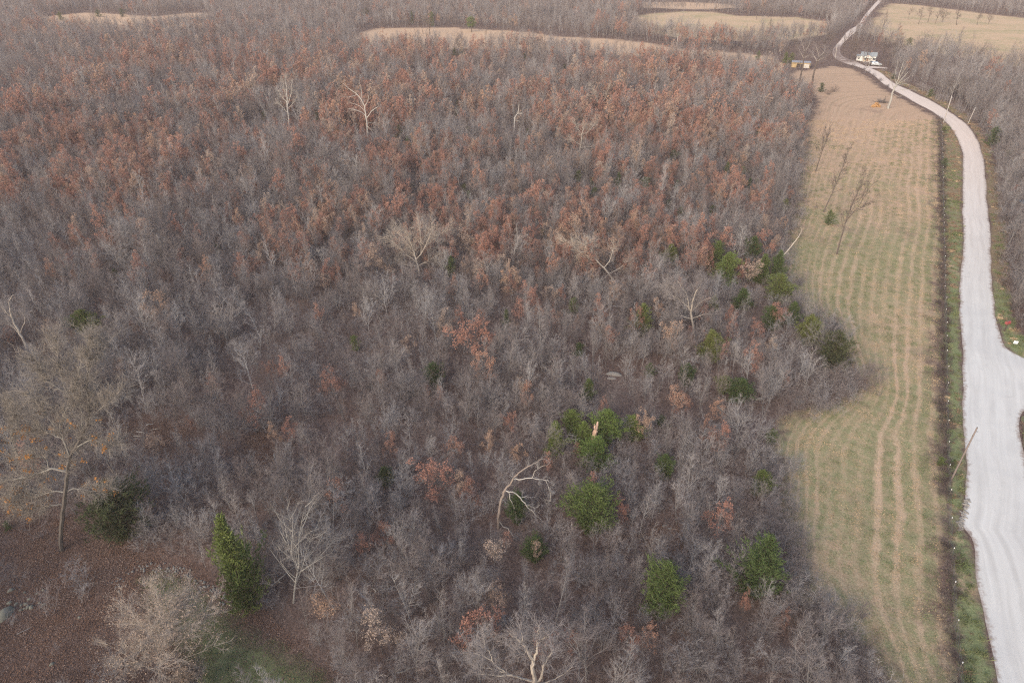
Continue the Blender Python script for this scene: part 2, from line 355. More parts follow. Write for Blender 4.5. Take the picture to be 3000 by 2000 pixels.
verge_left = gp(fence_px) + gp([(2927, 2120), (2922, 2000), (2880, 1822), (2840, 1584), (2806, 1532), (2822, 1461), (2828, 1375), (2821, 1305), (2815, 1177), (2815, 1050), (2808, 965),
                                (2806, 837), (2817, 709), (2813, 595), (2814, 510), (2814, 459), (2805, 421), (2784, 383), (2757, 351)])
verge_left_all = FENCE + [p for p in RL[::-1] if p[1] < ground(2757, 351).y + 3]
verge_right_px = [(2565, 205), (2617, 238), (2680, 268), (2744, 300), (2787, 328), (2834, 362), (2863, 404), (2878, 459), (2885, 510), (2891, 595), (2897, 667), (2901, 795), (2909, 901), (2924, 965),
                  (2938, 1012), (2966, 1036), (3000, 1053), (3130, 1096), (3130, 990), (3000, 985), (2965, 940), (2960, 860), (2955, 760), (2948, 667), (2935, 595), (2922, 510),
                  (2905, 440), (2880, 390), (2845, 345), (2800, 315), (2750, 285), (2690, 258), (2630, 228), (2590, 205)]
VERGE_R = gp(verge_right_px)
island_px = [(2992, 1226), (3032, 1194), (3160, 1184), (3300, 1225), (3300, 1500), (3100, 1600), (3064, 1596), (3013, 1380), (2997, 1300)]
ISLAND = gp(island_px)
meadows = {
    'hay_meadow': ([(1035, 98), (1100, 82), (1250, 80), (1340, 79), (1450, 86), (1560, 94), (1640, 106), (1760, 112), (1900, 122), (2000, 140), (2100, 147), (2170, 155), (2270, 165), (2300, 188),
                    (2292, 212), (2150, 190), (2000, 178), (1850, 168), (1700, 158), (1550, 150), (1400, 146), (1250, 148), (1100, 150), (1020, 140)], 'meadow'),
    'pasture': ([(1850, 52), (1880, 40), (2000, 32), (2100, 35), (2170, 45), (2330, 50), (2425, 62), (2438, 76), (2420, 104), (2330, 118), (2200, 122), (2050, 120), (1930, 104), (1860, 82)], 'pasture'),
    'upper_pasture': ([(1840, 12), (1900, 6), (2000, 5), (2150, 12), (2175, 24), (2090, 30), (2000, 29), (1880, 24)], 'meadow'),
    'roadside_meadow': ([(2566, 34), (2600, 8), (2700, 15), (2800, 28), (2900, 42), (3000, 52), (3150, 62), (3150, 230), (3000, 205), (2850, 178), (2750, 164), (2700, 156), (2640, 140), (2570, 112), (2530, 96), (2535, 76)], 'pasture'),
    'distant_meadow': ([(110, 50), (170, 44), (250, 36), (330, 40), (450, 48), (560, 36), (640, 40), (600, 70), (500, 92), (300, 96), (140, 92)], 'meadow'),
}
MEADOWS = {k: (gp(p), m) for k, (p, m) in meadows.items()}
YARD = gp([(2285, 148), (2440, 116), (2470, 120), (2600, 145), (2618, 178), (2600, 214), (2520, 200), (2300, 215)])
clearing_px = [(-120, 1490), (40, 1475), (150, 1490), (250, 1560), (330, 1585), (420, 1610), (560, 1660), (650, 1730), (780, 1808), (900, 1905), (990, 1960), (1060, 2120), (-200, 2120)]
CLEARING = gp(clearing_px)
GRASS = gp([(395, 1690), (470, 1665), (560, 1690), (640, 1752), (720, 1825), (850, 1895), (950, 1965), (1090, 2120), (480, 2120), (540, 1960), (440, 1830)])
GAPS = [gp([(240, 1270), (420, 1230), (560, 1250), (570, 1320), (300, 1335)]), gp([(690, 1310), (780, 1250), (812, 1370), (750, 1410)]), gp([(1900, 1560), (1985, 1545), (2000, 1640), (1910, 1650)]),
        gp([(820, 350), (880, 345), (890, 385), (830, 390)])]

# ------------------------------------------------------------------ sheets of ground
def rough_outline(poly, amp, step, seed):
    out = []
    n = len(poly)
    for i in range(n):
        a, b = np.array(poly[i]), np.array(poly[(i + 1) % n]); L = np.hypot(*(b - a)); k = max(1, int(L / step))
        d = (b - a) / max(L, 1e-6); nn = np.array((-d[1], d[0]))
        for j in range(k):
            out.append(a + (b - a) * j / k)
    P = np.array(out); o = (vnoise(P, step * 2.2, seed) - 0.5) * 2 * amp; o2 = (vnoise(P, step * 2.2, seed + 5) - 0.5) * 2 * amp
    return [tuple(q) for q in P + np.stack([o, o2], 1)]
def sheet(name, poly, z, cell, mat, extra=None, zfun=None):
    P0 = np.array(poly); lo, hi = P0.min(0) - cell, P0.max(0) + cell
    nx, ny = (int((hi[k] - lo[k]) / cell) + 2 for k in (0, 1))
    gx, gy = np.meshgrid(lo[0] + np.arange(nx) * cell, lo[1] + np.arange(ny) * cell, indexing='ij')
    V = np.stack([gx.ravel(), gy.ravel()], 1); ins = in_poly(V, poly)
    I = ins.reshape(nx, ny); keep = I[:-1, :-1] | I[1:, :-1] | I[:-1, 1:] | I[1:, 1:]
    ci, cj = np.nonzero(keep); idx = lambda i, j: i * ny + j
    quads = np.stack([idx(ci, cj), idx(ci + 1, cj), idx(ci + 1, cj + 1), idx(ci, cj + 1)], 1)
    used, inv = np.unique(quads, return_inverse=True); quads = inv.reshape(-1, 4); V = V[used]; ins = ins[used]
    dist, near = near_line(V, poly, True)
    V[~ins] = near[~ins]; edge = np.where(ins, dist, 0.0)
    Z = np.full(len(V), z) + (zfun(V, edge) if zfun else 0.0)
    me = bpy.data.meshes.new(name); me.from_pydata(np.column_stack([V, Z]).tolist(), [], quads.tolist())
    me.materials.append(mat); me.polygons.foreach_set('use_smooth', [True] * len(me.polygons))
    for k, v in {'edge': edge, **(extra(V) if extra else {})}.items():
        me.attributes.new(k, 'FLOAT', 'POINT').data.foreach_set('value', np.asarray(v, np.float32))
    me.update(); o = bpy.data.objects.new(name, me); link(o); o['kind'] = 'structure'
    return o

def along_line(V, line):
    best = np.full(len(V), 1e9); s = np.zeros(len(V)); acc = 0.0
    for a, b in zip(line[:-1], line[1:]):
        a, b = np.array(a), np.array(b); d = b - a; L = np.hypot(*d)
        if L < 1e-6: continue
        t = np.clip(((V - a) @ d) / (L * L), 0, 1); e = np.hypot(*(V - a - t[:, None] * d).T)
        m = e < best; best[m] = e[m]; s[m] = acc + t[m] * L; acc += L
    return s, best
def swath_of(V, df, dw):
    # the mower follows the fence; only the last turns bend along the wood
    k = np.clip((dw - 1.0) / 9.0, 0, 1); return (df + (1 - k) ** 2 * 5.5 + vnoise(V, 25, 3) * 1.6) / 2.05
def field_extra(V):
    df, _ = near_line(V, FENCE); dw, _ = near_line(V, WOOD_EDGE)
    return {'along': along_line(V, FENCE)[0], 'swath': swath_of(V, df, dw), 'nearness': np.clip((235 - V[:, 1]) / 120, 0, 1)}
def field_z(V, edge):
    df, _ = near_line(V, FENCE); dw, _ = near_line(V, WOOD_EDGE)
    u = swath_of(V, df, dw)
    ridge = np.clip(1 - np.abs((u + 0.5) % 1.0 - 0.5) / 0.16, 0, 1)
    return (0.05 * ridge * np.clip(edge / 2, 0, 1) * vnoise(V, 1.3, 9) + (vnoise(V, 9, 4)) * 0.10 * np.clip(edge / 6, 0, 1))
YD0, YD1 = ground(2500, 193).y, ground(2460, 126).y
def road_extra(V):
    s, w = along_line(V, RL)
    return {'across': w, 'along': s, 'far': np.clip((V[:, 1] - 105) / 110, 0, 1), 'dull': np.clip((V[:, 1] - YD0) / 12, 0, 1) * np.clip((YD1 - V[:, 1]) / 14, 0, 1)}
def road_z(V, edge): return np.clip(edge / 3.0, 0, 1) * 0.07 + (vnoise(V, 1.1, 2) * 0.02) * np.clip(edge, 0, 1)

g = MB(); S = 9000.0
g.add([(-S, -S, -0.02), (S, -S, -0.02), (S, S, -0.02), (-S, S, -0.02)], [(0, 1, 2, 3)])
ground_o = g.build('ground', M['ground']); ground_o['kind'] = 'structure'
sheet('field', rough_outline(FIELD, 0.8, 3.0, 1), -0.012, 0.8, M['field'], field_extra, field_z)
sheet('verge', rough_outline(verge_left_all, 0.15, 2.0, 2), -0.006, 0.5, M['verge'])
sheet('verge', rough_outline(VERGE_R, 0.5, 2.0, 3), -0.006, 0.5, M['verge_brown'])
sheet('road', rough_outline(ROAD, 0.2, 2.0, 4), 0.004, 0.6, M['road'], road_extra, road_z)
sheet('verge', rough_outline(ISLAND, 0.25, 1.5, 8), 0.09, 0.5, M['verge'])
for i, (k, (poly, mk)) in enumerate(MEADOWS.items()):
    sheet(k, rough_outline(poly, 2.5, 9.0, 20 + i), -0.008, 3.0, M[mk])
sheet('grass_clearing', rough_outline(GRASS, 0.6, 2.0, 40), -0.008, 0.4, M['clearing'])

# ------------------------------------------------------------------ trees
def rv(s=1.0): return Vector((rng.gauss(0, s), rng.gauss(0, s), rng.gauss(0, s)))
def perp(d):
    a = d.cross(Vector((rng.gauss(0, 1), rng.gauss(0, 1), rng.gauss(0, 1))))
    return a.normalized() if a.length > 1e-6 else Vector((1, 0, 0))
def branch(p, d, length, r, segs, wander, up):
    pts = [p.copy()]; d = d.normalized()
    for i in range(segs):
        d = (d + rv(wander) + Vector((0, 0, up))).normalized()
        p = p + d * (length / segs); pts.append(p.copy())
    return pts
def interp(pts, t):
    f = t * (len(pts) - 1); i = min(int(f), len(pts) - 2); return pts[i].lerp(pts[i + 1], f - i), (pts[i + 1] - pts[i]).normalized()
def tree(style, h=10.0, twig_r=0.0085, q=1.0, more=1.0, tk=1.0):
    """trunk and limbs, twigs, and the twig ends for leaves"""
    T, C, ends = MB(), MB(), []
    S = dict(slender=dict(nb=(20, 28), start=0.28, ang=(0.55, 0.85), blen=0.26, lean=0.05, sub=6, tw=8, up=0.10, fork=0),
             young=dict(nb=(15, 20), start=0.33, ang=(0.6, 1.0), blen=0.33, lean=0.06, sub=7, tw=8, up=0.10, fork=1),
             spread=dict(nb=(13, 17), start=0.22, ang=(0.7, 1.1), blen=0.44, lean=0.08, sub=7, tw=9, up=0.12, fork=3),
             bushy=dict(nb=(16, 20), start=0.08, ang=(0.4, 0.8), blen=0.55, lean=0.14, sub=7, tw=9, up=0.06, fork=4),
             dome=dict(nb=(26, 30), start=0.10, ang=(0.55, 1.0), blen=0.55, lean=0.10, sub=9, tw=12, up=0.10, fork=3),
             oak=dict(nb=(12, 15), start=0.22, ang=(0.9, 1.3), blen=0.38, lean=0.06, sub=7, tw=6, up=0.05, fork=1))[style]
    stems = []
    r0 = h * 0.0068 / more ** .5 * tk
    main = branch(Vector((0, 0, -0.25)), Vector((rng.gauss(0, S['lean']), rng.gauss(0, S['lean']), 1)), h + 0.25, r0, 7, 0.045, 0.02)
    stems.append((main, r0, S['start']))
    for _ in range(S['fork']):
        t = rng.uniform(0.02, 0.15) if style == 'bushy' else rng.uniform(0.2, 0.5)
        p, d = interp(main, t); L = h * (1 - t) * rng.uniform(0.7, 0.95)
        stems.append((branch(p, d + perp(d) * rng.uniform(0.3, 0.6), L, 0, 6, 0.06, 0.06), r0 * (1 - t) * 0.75, 0.15))
    for pts, r, st in stems:
        T.tube(pts, [max(r * (1 - 0.93 * i / (len(pts) - 1)), 0.008) for i in range(len(pts))], 5 if pts is main else 4)
        L0 = sum((b - a).length for a, b in zip(pts, pts[1:]))
        nb = rng.randint(*S['nb']); nb = nb if S['fork'] == 0 else int(nb * (1.0 if pts is main else 0.55))
        for k in range(nb):
            t = st + (0.99 - st) * (k + rng.random()) / nb
            p, d = interp(pts, t)
            a = rng.uniform(*S['ang']) * (1.1 - 0.35 * t)
            bd = d * math.cos(a) + perp(d) * math.sin(a)
            L = h * S['blen'] * (1.15 - 0.85 * t) * rng.uniform(0.65, 1.2)
            if t < 0.4: L *= 0.6 + t
            br = max(r * (1 - t) * 0.55, 0.014 * tk)
            bp = branch(p, bd, L, br, 4, 0.11, S['up'])
            T.tube(bp, [br * (1 - 0.8 * i / 4) + 0.004 for i in range(5)], 3)
            ends.append(bp[-1])
            for _s in range(max(2, int(more * S['sub'] * L / (h * S['blen']) + 0.7))):
                u = rng.uniform(0.18, 1.0); p2, d2 = interp(bp, u); a2 = rng.uniform(0.45, 0.9)
                L2 = L * rng.uniform(0.28, 0.5) * (1.15 - 0.5 * u)
                sp = branch(p2, d2 * math.cos(a2) + perp(d2) * math.sin(a2), L2, 0, 2, 0.12, 0.08)
                C.tube(sp, [twig_r * 1.4, twig_r, 0], 3)
                for w in range(max(1, int(S['tw'] * q))):
                    u3 = rng.uniform(0.1, 1.0); p3, d3 = interp(sp, u3); a3 = rng.uniform(0.4, 0.9)
                    L3 = rng.uniform(0.3, 0.75) * (h / 10) ** 0.5
                    e = p3 + (d3 * math.cos(a3) + perp(d3) * math.sin(a3) + Vector((0, 0, 0.12))) * L3
                    C.tube([p3, e], [twig_r * 0.8, 0], 3); ends.append(e)
    return T, C, ends
def leaves(ends, n, size, spread=0.28, drop=0.0):
    L = MB()
    for _ in range(n):
        p = rng.choice(ends) + rv(spread * 0.5) - Vector((0, 0, drop))
        a = rv().normalized(); b = perp(a); s = size * rng.uniform(0.6, 1.3)
        L.add([p - a * s * 0.6, p + b * s * 0.36, p + a * s * 0.6 + Vector((0, 0, -0.15 * s)), p - b * s * 0.36], [(0, 1, 2, 3)])
    return L
def cedar(h=6.0, w=3.0, dense=1.0, shape='oval', spray=0.30):
    T, C = MB(), MB()
    tp = branch(Vector((0, 0, -0.2)), Vector((rng.gauss(0, 0.03), rng.gauss(0, 0.03), 1)), h * 0.96 + 0.2, 0, 6, 0.025, 0)
    T.tube(tp, [0.13 * (1 - 0.93 * i / 6) for i in range(7)], 5)
    nb = int(95 * dense); ph = rng.random() * 6.28
    lump = [(rng.uniform(0, 6.28), rng.uniform(0.05, 0.95), rng.choice((.55, .65, .8, 1.2, 1.3))) for _ in range(16)]
    for k in range(nb):
        t = (k + rng.random()) / nb
        if shape == 'oval': rad = (math.sin(math.pi * min(1.0, 0.14 + 0.86 * t ** 0.85)) ** 0.75)
        elif shape == 'cone': rad = (.22 + .95 * (1 - t)) * min(1.0, (1 - t) * 5) ** .6 * min(1.0, 0.6 + t * 4)
        else: rad = (1 - t ** 2.6) ** 0.6 * min(1.0, 0.7 + t * 2)
        az = ph + k * 2.39996 + rng.gauss(0, 0.25)
        for la, lt, lk in lump:
            if abs(lt - t) < 0.15 and math.cos(az - la) > 0.6: rad *= lk
        rad = max(rad, 0.06) * w * 0.5 * rng.choice((rng.uniform(.5, .8), rng.uniform(0.8, 1.18), rng.uniform(0.8, 1.1)))
        z0 = h * (0.03 + 0.93 * t) - rad * 0.25; rise = rad * rng.uniform(0.35, 0.75)
        b, d = Vector((0, 0, max(z0, 0.1))), Vector((math.cos(az), math.sin(az), 0))
        tip = b + d * rad + Vector((0, 0, rise))
        if k % 3 == 0: T.tube([b, tip], [0.03, 0.006], 3)
        ns = max(4, int(20 * rad / (w * 0.5)) + 4)
        for q in range(ns):
            u = 1 - (rng.random() ** 1.3) * 0.8
            p = b.lerp(tip, u) + rv(0.11 * w / 3)
            dd = (d + Vector((0, 0, 0.75)) + rv(0.55)).normalized(); s = spray * rng.uniform(0.6, 1.35)
            sd_ = perp(dd)
            C.add([p - dd * s * 0.4, p + sd_ * s * 0.115, p + dd * s * 0.8, p - sd_ * s * 0.115], [(0, 1, 2, 3)])
            if q % 2 == 0:
                dd = (d * 0.7 + rv(0.8) + Vector((0, 0, 0.3))).normalized(); sd_ = perp(dd)
                C.add([p - dd * s * 0.3, p + sd_ * s * 0.13, p + dd * s * 0.7, p - sd_ * s * 0.13], [(0, 1, 2, 3)])
    return T, C
def joined(T, C, name, mats):
    J = MB(); J.add(T.v, T.f, 0); J.add(C.v, C.f, 1); return J.mesh(name, mats)

class Kind:
    """meshes of one kind of tree: variants of trunk and crown, and the two joined for the far wood"""
    def __init__(s): s.var = []
    def add(s, T, C, tm, cm, h, w, name, extra=None):
        parts = [('trunk', T.mesh(name + '_trunk', tm)), ('crown', C.mesh(name + '_crown', cm))]
        if extra: parts.append((extra[0], extra[1].mesh(name + '_' + extra[0], extra[2])))
        J = MB(); mats = [tm, cm]; J.add(T.v, T.f, 0); J.add(C.v, C.f, 1)
        if extra: J.add(extra[1].v, extra[1].f, 2); mats.append(extra[2])
        s.var.append((parts, J, mats, h, w, name))
BARE, OAK, CED, CEDN, BUSH = Kind(), Kind(), Kind(), Kind(), Kind()
for st, n, hh in (('slender', 5, 10.5), ('young', 5, 10.0), ('spread', 4, 9.0), ('bushy', 2, 7.5)):
    for i in range(n):
        T, C, e = tree(st, hh)
        BARE.add(T, C, M['bark'], M['twig'], hh, 4.0, 'bare_tree')
for i in range(6):
    T, C, e = tree('oak' if i < 4 else 'young', 8.5)
    up = [q for q in e if q.z > 1.8]
    L = leaves(up, 2100 if i < 4 else 1300, 0.19, 0.32)
    T.add(C.v, C.f, 0)
    OAK.add(T, L, M['bark'], M['oak_leaf'], 8.5, 4.0, 'russet_oak')
for i in range(5):
    T, C = cedar(6.0, 3.0, 1.0, ('oval', 'bell', 'oval', 'cone', 'bell')[i], 0.34)
    CED.add(T, C, M['dark_bark'], M['cedar'], 6.0, 3.0, 'cedar')
for i in range(4):
    T, C = cedar(6.0, 3.0, 4.6, ('oval', 'cone', 'oval', 'bell')[i], 0.24)
    CEDN.add(T, C, M['dark_bark'], M['cedar'], 6.0, 3.0, 'near_cedar')

BAREF, OAKF = Kind(), Kind()
for st, n, hh in (('slender', 3, 10.5), ('young', 3, 10.0), ('spread', 2, 9.0)):
    for i in range(n):
        T, C, e = tree(st, hh, 0.017, 0.3)
        BAREF.add(T, C, M['bark'], M['twig'], hh, 4.0, 'far_bare_tree')
for i in range(4):
    T, C, e = tree('oak' if i < 3 else 'young', 8.5, 0.016, 0.2)
    L = leaves([q for q in e if q.z > 1.8], 760 if i < 3 else 520, 0.31, 0.36)
    T.add(C.v, C.f, 0); OAKF.add(T, L, M['bark'], M['oak_leaf'], 8.5, 4.0, 'far_russet_oak')
def copy_parts(parts, root):
    for nm, me in parts:
        c = bpy.data.objects.new(nm, me); link(c, root)
def place(kind, vi, name, X, Y, h, wscale=1.0, rz=None, tilt=(0, 0), z=0.0):
    parts, J, mats, h0, w0, nm = kind.var[vi % len(kind.var)]
    o = empty(name, (X, Y, z)); k = h / h0
    o.scale = (k * wscale, k * wscale, k); o.rotation_euler = (tilt[0], tilt[1], rng.uniform(0, 6.28) if rz is None else rz)
    copy_parts(parts, o)
    return o

# names of landmarks that other trees are described by
LAND = []
def landmark(px, py, phrase):
    p = ground(px, py); LAND.append((p.x, p.y, phrase))
ORD = ['', 'second ', 'third ', 'fourth ', 'fifth ', 'sixth ', 'seventh ', 'eighth ', 'ninth ', 'tenth ', 'eleventh ', 'twelfth ', 'thirteenth ', 'fourteenth ', 'fifteenth ', 'sixteenth ',
       'seventeenth ', 'eighteenth ', 'nineteenth ', 'twentieth '] + ['%dth ' % i for i in range(21, 60)]
pending = []
def describe_later(o, desc, cat, group): pending.append((o, desc, cat, group))
def describe_all():
    rows = {}
    for o, desc, cat, group in pending:
        X, Y = o.location.x, o.location.y
        L = min(LAND, key=lambda q: (q[0] - X) ** 2 + (q[1] - Y) ** 2)
        dx, dy = X - L[0], Y - L[1]
        rel = ('right of' if dx > 0 else 'left of') if abs(dx) > abs(dy) else ('behind' if dy > 0 else 'in front of')
        rows.setdefault((desc, rel, L[2]), []).append((math.hypot(dx, dy), o, cat, group))
    for (desc, rel, ph), v in rows.items():
        v.sort(key=lambda q: q[0])
        for i, (_, o, cat, group) in enumerate(v):
            tag(o, '%s, %s%s %s' % (desc, ORD[i] if len(v) > 1 and i else ('nearest ' if len(v) > 1 else 'just '), rel, ph), cat, group)

# ---- cedars: base x, base y, top y, width in the photo; a label for those that stand out
cedars = [
    (730, 1785, 1500, 128, 'tall dark green cedar beside a pale bare tree at the grass clearing'), (370, 1572, 1405, 130, 'shadowy dark cedar half hidden under leaning bare branches by the leafy clearing'),
    (1935, 1808, 1648, 106, 'neat oval green cedar standing alone near the wood corner by the field'), (2208, 1745, 1562, 122, 'broad green cedar at the field edge with a bare tree before it'),
    (1725, 1560, 1415, 112, 'wide bushy cedar below the cedar cluster, by a small russet oak'), (1566, 1645, 1572, 58, 'small green cedar with russet leaves in front of it'),
    (1625, 1330, 1232, 66, 'leftmost rounded cedar of the cluster round the broken snag'), (1672, 1275, 1198, 48, 'narrow back-row cedar of the cluster round the broken snag'),
    (1707, 1310, 1232, 52, 'feathery cedar touching the left side of the broken snag'), (1776, 1302, 1198, 76, 'tallest bright green cedar of the cluster behind the broken snag'),
    (1748, 1362, 1280, 90, 'low wide bright green cedar in front of the broken snag'), (1850, 1287, 1216, 56, 'rightmost pale green cedar of the snag cluster'),
    (2430, 1078, 967, 98, 'broad dull olive cedar jutting into the mown field behind a bare tree'), (2357, 1012, 918, 54, 'dark green cedar leaning over the mown field beside a feathery cedar'),
    (2315, 950, 882, 52, 'feathery blue-green cedar with drooping tiers above the mown field'), (2070, 1058, 965, 60, 'compact green cedar standing left of the broad olive cedar'),
    (2121, 835, 737, 74, 'bright yellow-green round cedar near the upper field edge'), (2094, 795, 703, 52, None), (2198, 772, 690, 45, None), (2225, 832, 742, 62, None), (2268, 828, 730, 48, None),
    (2275, 885, 800, 74, None), (2170, 905, 843, 50, None), (2255, 965, 893, 55, None), (2005, 1132, 1062, 42, None), (2165, 1178, 1110, 70, None), (2120, 1152, 1100, 46, None), (2085, 927, 862, 34, None),
    (1323, 812, 748, 36, None), (1483, 967, 905, 30, None), (1961, 777, 714, 54, None), (1876, 987, 886, 50, None), (1274, 1142, 1058, 44, None), (1722, 1167, 1108, 48, None), (1695, 1042, 1003, 34, None),
    (1902, 1102, 1063, 38, None), (1680, 922, 870, 40, None), (1042, 1027, 980, 34, None), (1935, 1247, 1215, 38, None), (1515, 1535, 1440, 50, None), (1127, 1422, 1368, 46, None), (1940, 1402, 1330, 48, None),
    (265, 987, 905, 66, None), (342, 817, 787, 22, None), (931, 357, 328, 15, None), (993, 412, 380, 19, None), (778, 357, 325, 16, None), (1072, 46, 22, 21, None), (1208, 72, 33, 14, None), (1266, 79, 33, 20, None),
    (1332, 168, 142, 18, None), (1353, 164, 136, 21, None), (1538, 177, 152, 11, None), (1653, 207, 187, 13, None), (1634, 249, 221, 15, None), (1342, 317, 293, 17, None), (1336, 342, 319, 16, None),
    (1312, 237, 213, 11, None), (1023, 372, 347, 21, None), (1170, 412, 366, 29, None), (1196, 447, 398, 23, None), (1238, 514, 476, 19, None), (1213, 569, 538, 23, None), (1361, 569, 536, 16, None),
    (1440, 577, 538, 18, None), (1374, 594, 557, 19, None), (1251, 615, 591, 16, None), (1693, 542, 497, 25, None), (1734, 552, 519, 23, None), (1740, 587, 548, 29, None), (1810, 557, 502, 29, None),
    (1970, 477, 438, 30, None), (1983, 552, 527, 24, None), (1890, 552, 518, 30, None), (1957, 612, 585, 30, None), (1991, 647, 605, 30, None), (1370, 402, 370, 13, None), (1545, 399, 374, 15, None),
    (2217, 414, 374, 27, None), (2128, 510, 472, 21, None), (2175, 517, 487, 21, None), (2191, 564, 520, 21, None), (2298, 619, 582, 24, None), (2085, 634, 600, 27, None), (2217, 542, 522, 23, None), (2080, 570, 552, 16, None),
    (2425, 657, 614, 36, 'round dark green cedar bush standing in the mown field'), (2404, 270, 242, 23, 'small cedar bush beside the two tall trees before the shed'),
    (2219, 177, 149, 18, None), (2298, 190, 152, 26, 'dark evergreen against the left end of the open shed'), (2316, 186, 154, 24, None), (2660, 140, 110, 24, None), (2902, 427, 370, 44, None),
    (2948, 465, 438, 22, None), (2723, 284, 260, 20, None), (2617, 232, 216, 16, None), (2763, 388, 370, 18, None), (2763, 492, 462, 21, None), (2220, 1440, 1375, 60, None), (2255, 1300, 1255, 40, None),
    (2752, 1362, 1338, 26, None), (2790, 1365, 1345, 20, None), (28, 1548, 1525, 26, None), (640, 745, 715, 16, None), (1590, 700, 670, 18, None), (180, 60, 34, 20, None), (360, 50, 24, 18, None), (290, 50, 28, 22, None),
]
taken = []; SIGHT = []
for i, (bx, by, ty, wpx, lab) in enumerate(cedars):
    b = ground(bx, by); h = height_to(b, ty); w = metres(b, wpx); near = b.y < 170 and wpx > 40
    kd = CEDN if near else CED
    vi = {2: 0, 0: 1, 3: 2, 14: 1}.get(i, rng.randint(0, 4))
    o = place(kd, vi, 'cedar_tree', b.x, b.y, h, (w / 3.0) / (h / 6.0) * 1.04)
    taken.append((b.x, b.y, max(w * 0.42, 1.0))); SIGHT.append((b.x, b.y, w * .5, h * (1.9 if i == 1 else 1.0)))
    if lab: tag(o, lab, 'tree', 'evergreen cedars')
    else: describe_later(o, 'small dark cedar' if w < 2.4 else 'green bushy cedar', 'tree', 'evergreen cedars')
    if i in (6, 7, 8, 9, 10, 11, 16):
        for c in o.children:
            if c.name.startswith('crown'): c.data = c.data.copy(); c.data.materials[0] = M['bright_cedar']
    if i in (1, 12):
        for c in o.children:
            if c.name.startswith('crown'):
                c.data = c.data.copy(); c.data.materials[0] = M['olive_cedar']

landmark(730, 1785, 'the tall cedar by the clearing'); landmark(1459, 1546, 'the white-limbed dead tree'); landmark(185, 1610, 'the gold-leaved old oak')
landmark(470, 2030, 'the tan twiggy tree'); landmark(1560, 2030, 'the pale forked sycamore'); landmark(1742, 1290, 'the broken snag among cedars')
landmark(1935, 1808, 'the neat oval cedar'); landmark(2208, 1745, 'the broad cedar at the field'); landmark(2272, 803, 'the leaning snag by the field')
landmark(1351, 1075, 'the bright russet oak'); landmark(2430, 1078, 'the dull olive cedar'); landmark(2040, 965, 'the broken-topped pale tree')
landmark(370, 1572, 'the shadowy dark cedar'); landmark(81, 1041, 'the leaning pale trunk'); landmark(1225, 800, 'the great spreading bare oak')
landmark(1077, 408, 'the forked white dead tree'); landmark(846, 374, 'the tall pale feathery tree'); landmark(1697, 459, 'the twisted pale oak')
landmark(2785, 1408, 'the brown utility pole'); landmark(2121, 835, 'the yellow-green round cedar'); landmark(2425, 657, 'the cedar bush in the field')
landmark(2602, 319, 'the dead tree by the road'); landmark(2545, 181, 'the white house'); landmark(2345, 200, 'the open shed'); landmark(1381, 92, 'the lone pine')
landmark(940, 1830, 'the brown-leaved sapling'); landmark(1110, 1900, 'the rust oak near the clearing corner'); landmark(2900, 660, 'the right road edge'); landmark(1250, 1450, 'the pink-brown oak')
landmark(700, 1050, 'the shady grey hollow'); landmark(2480, 1130, 'the pale rocks by the field'); landmark(250, 1300, 'the leafy gap')

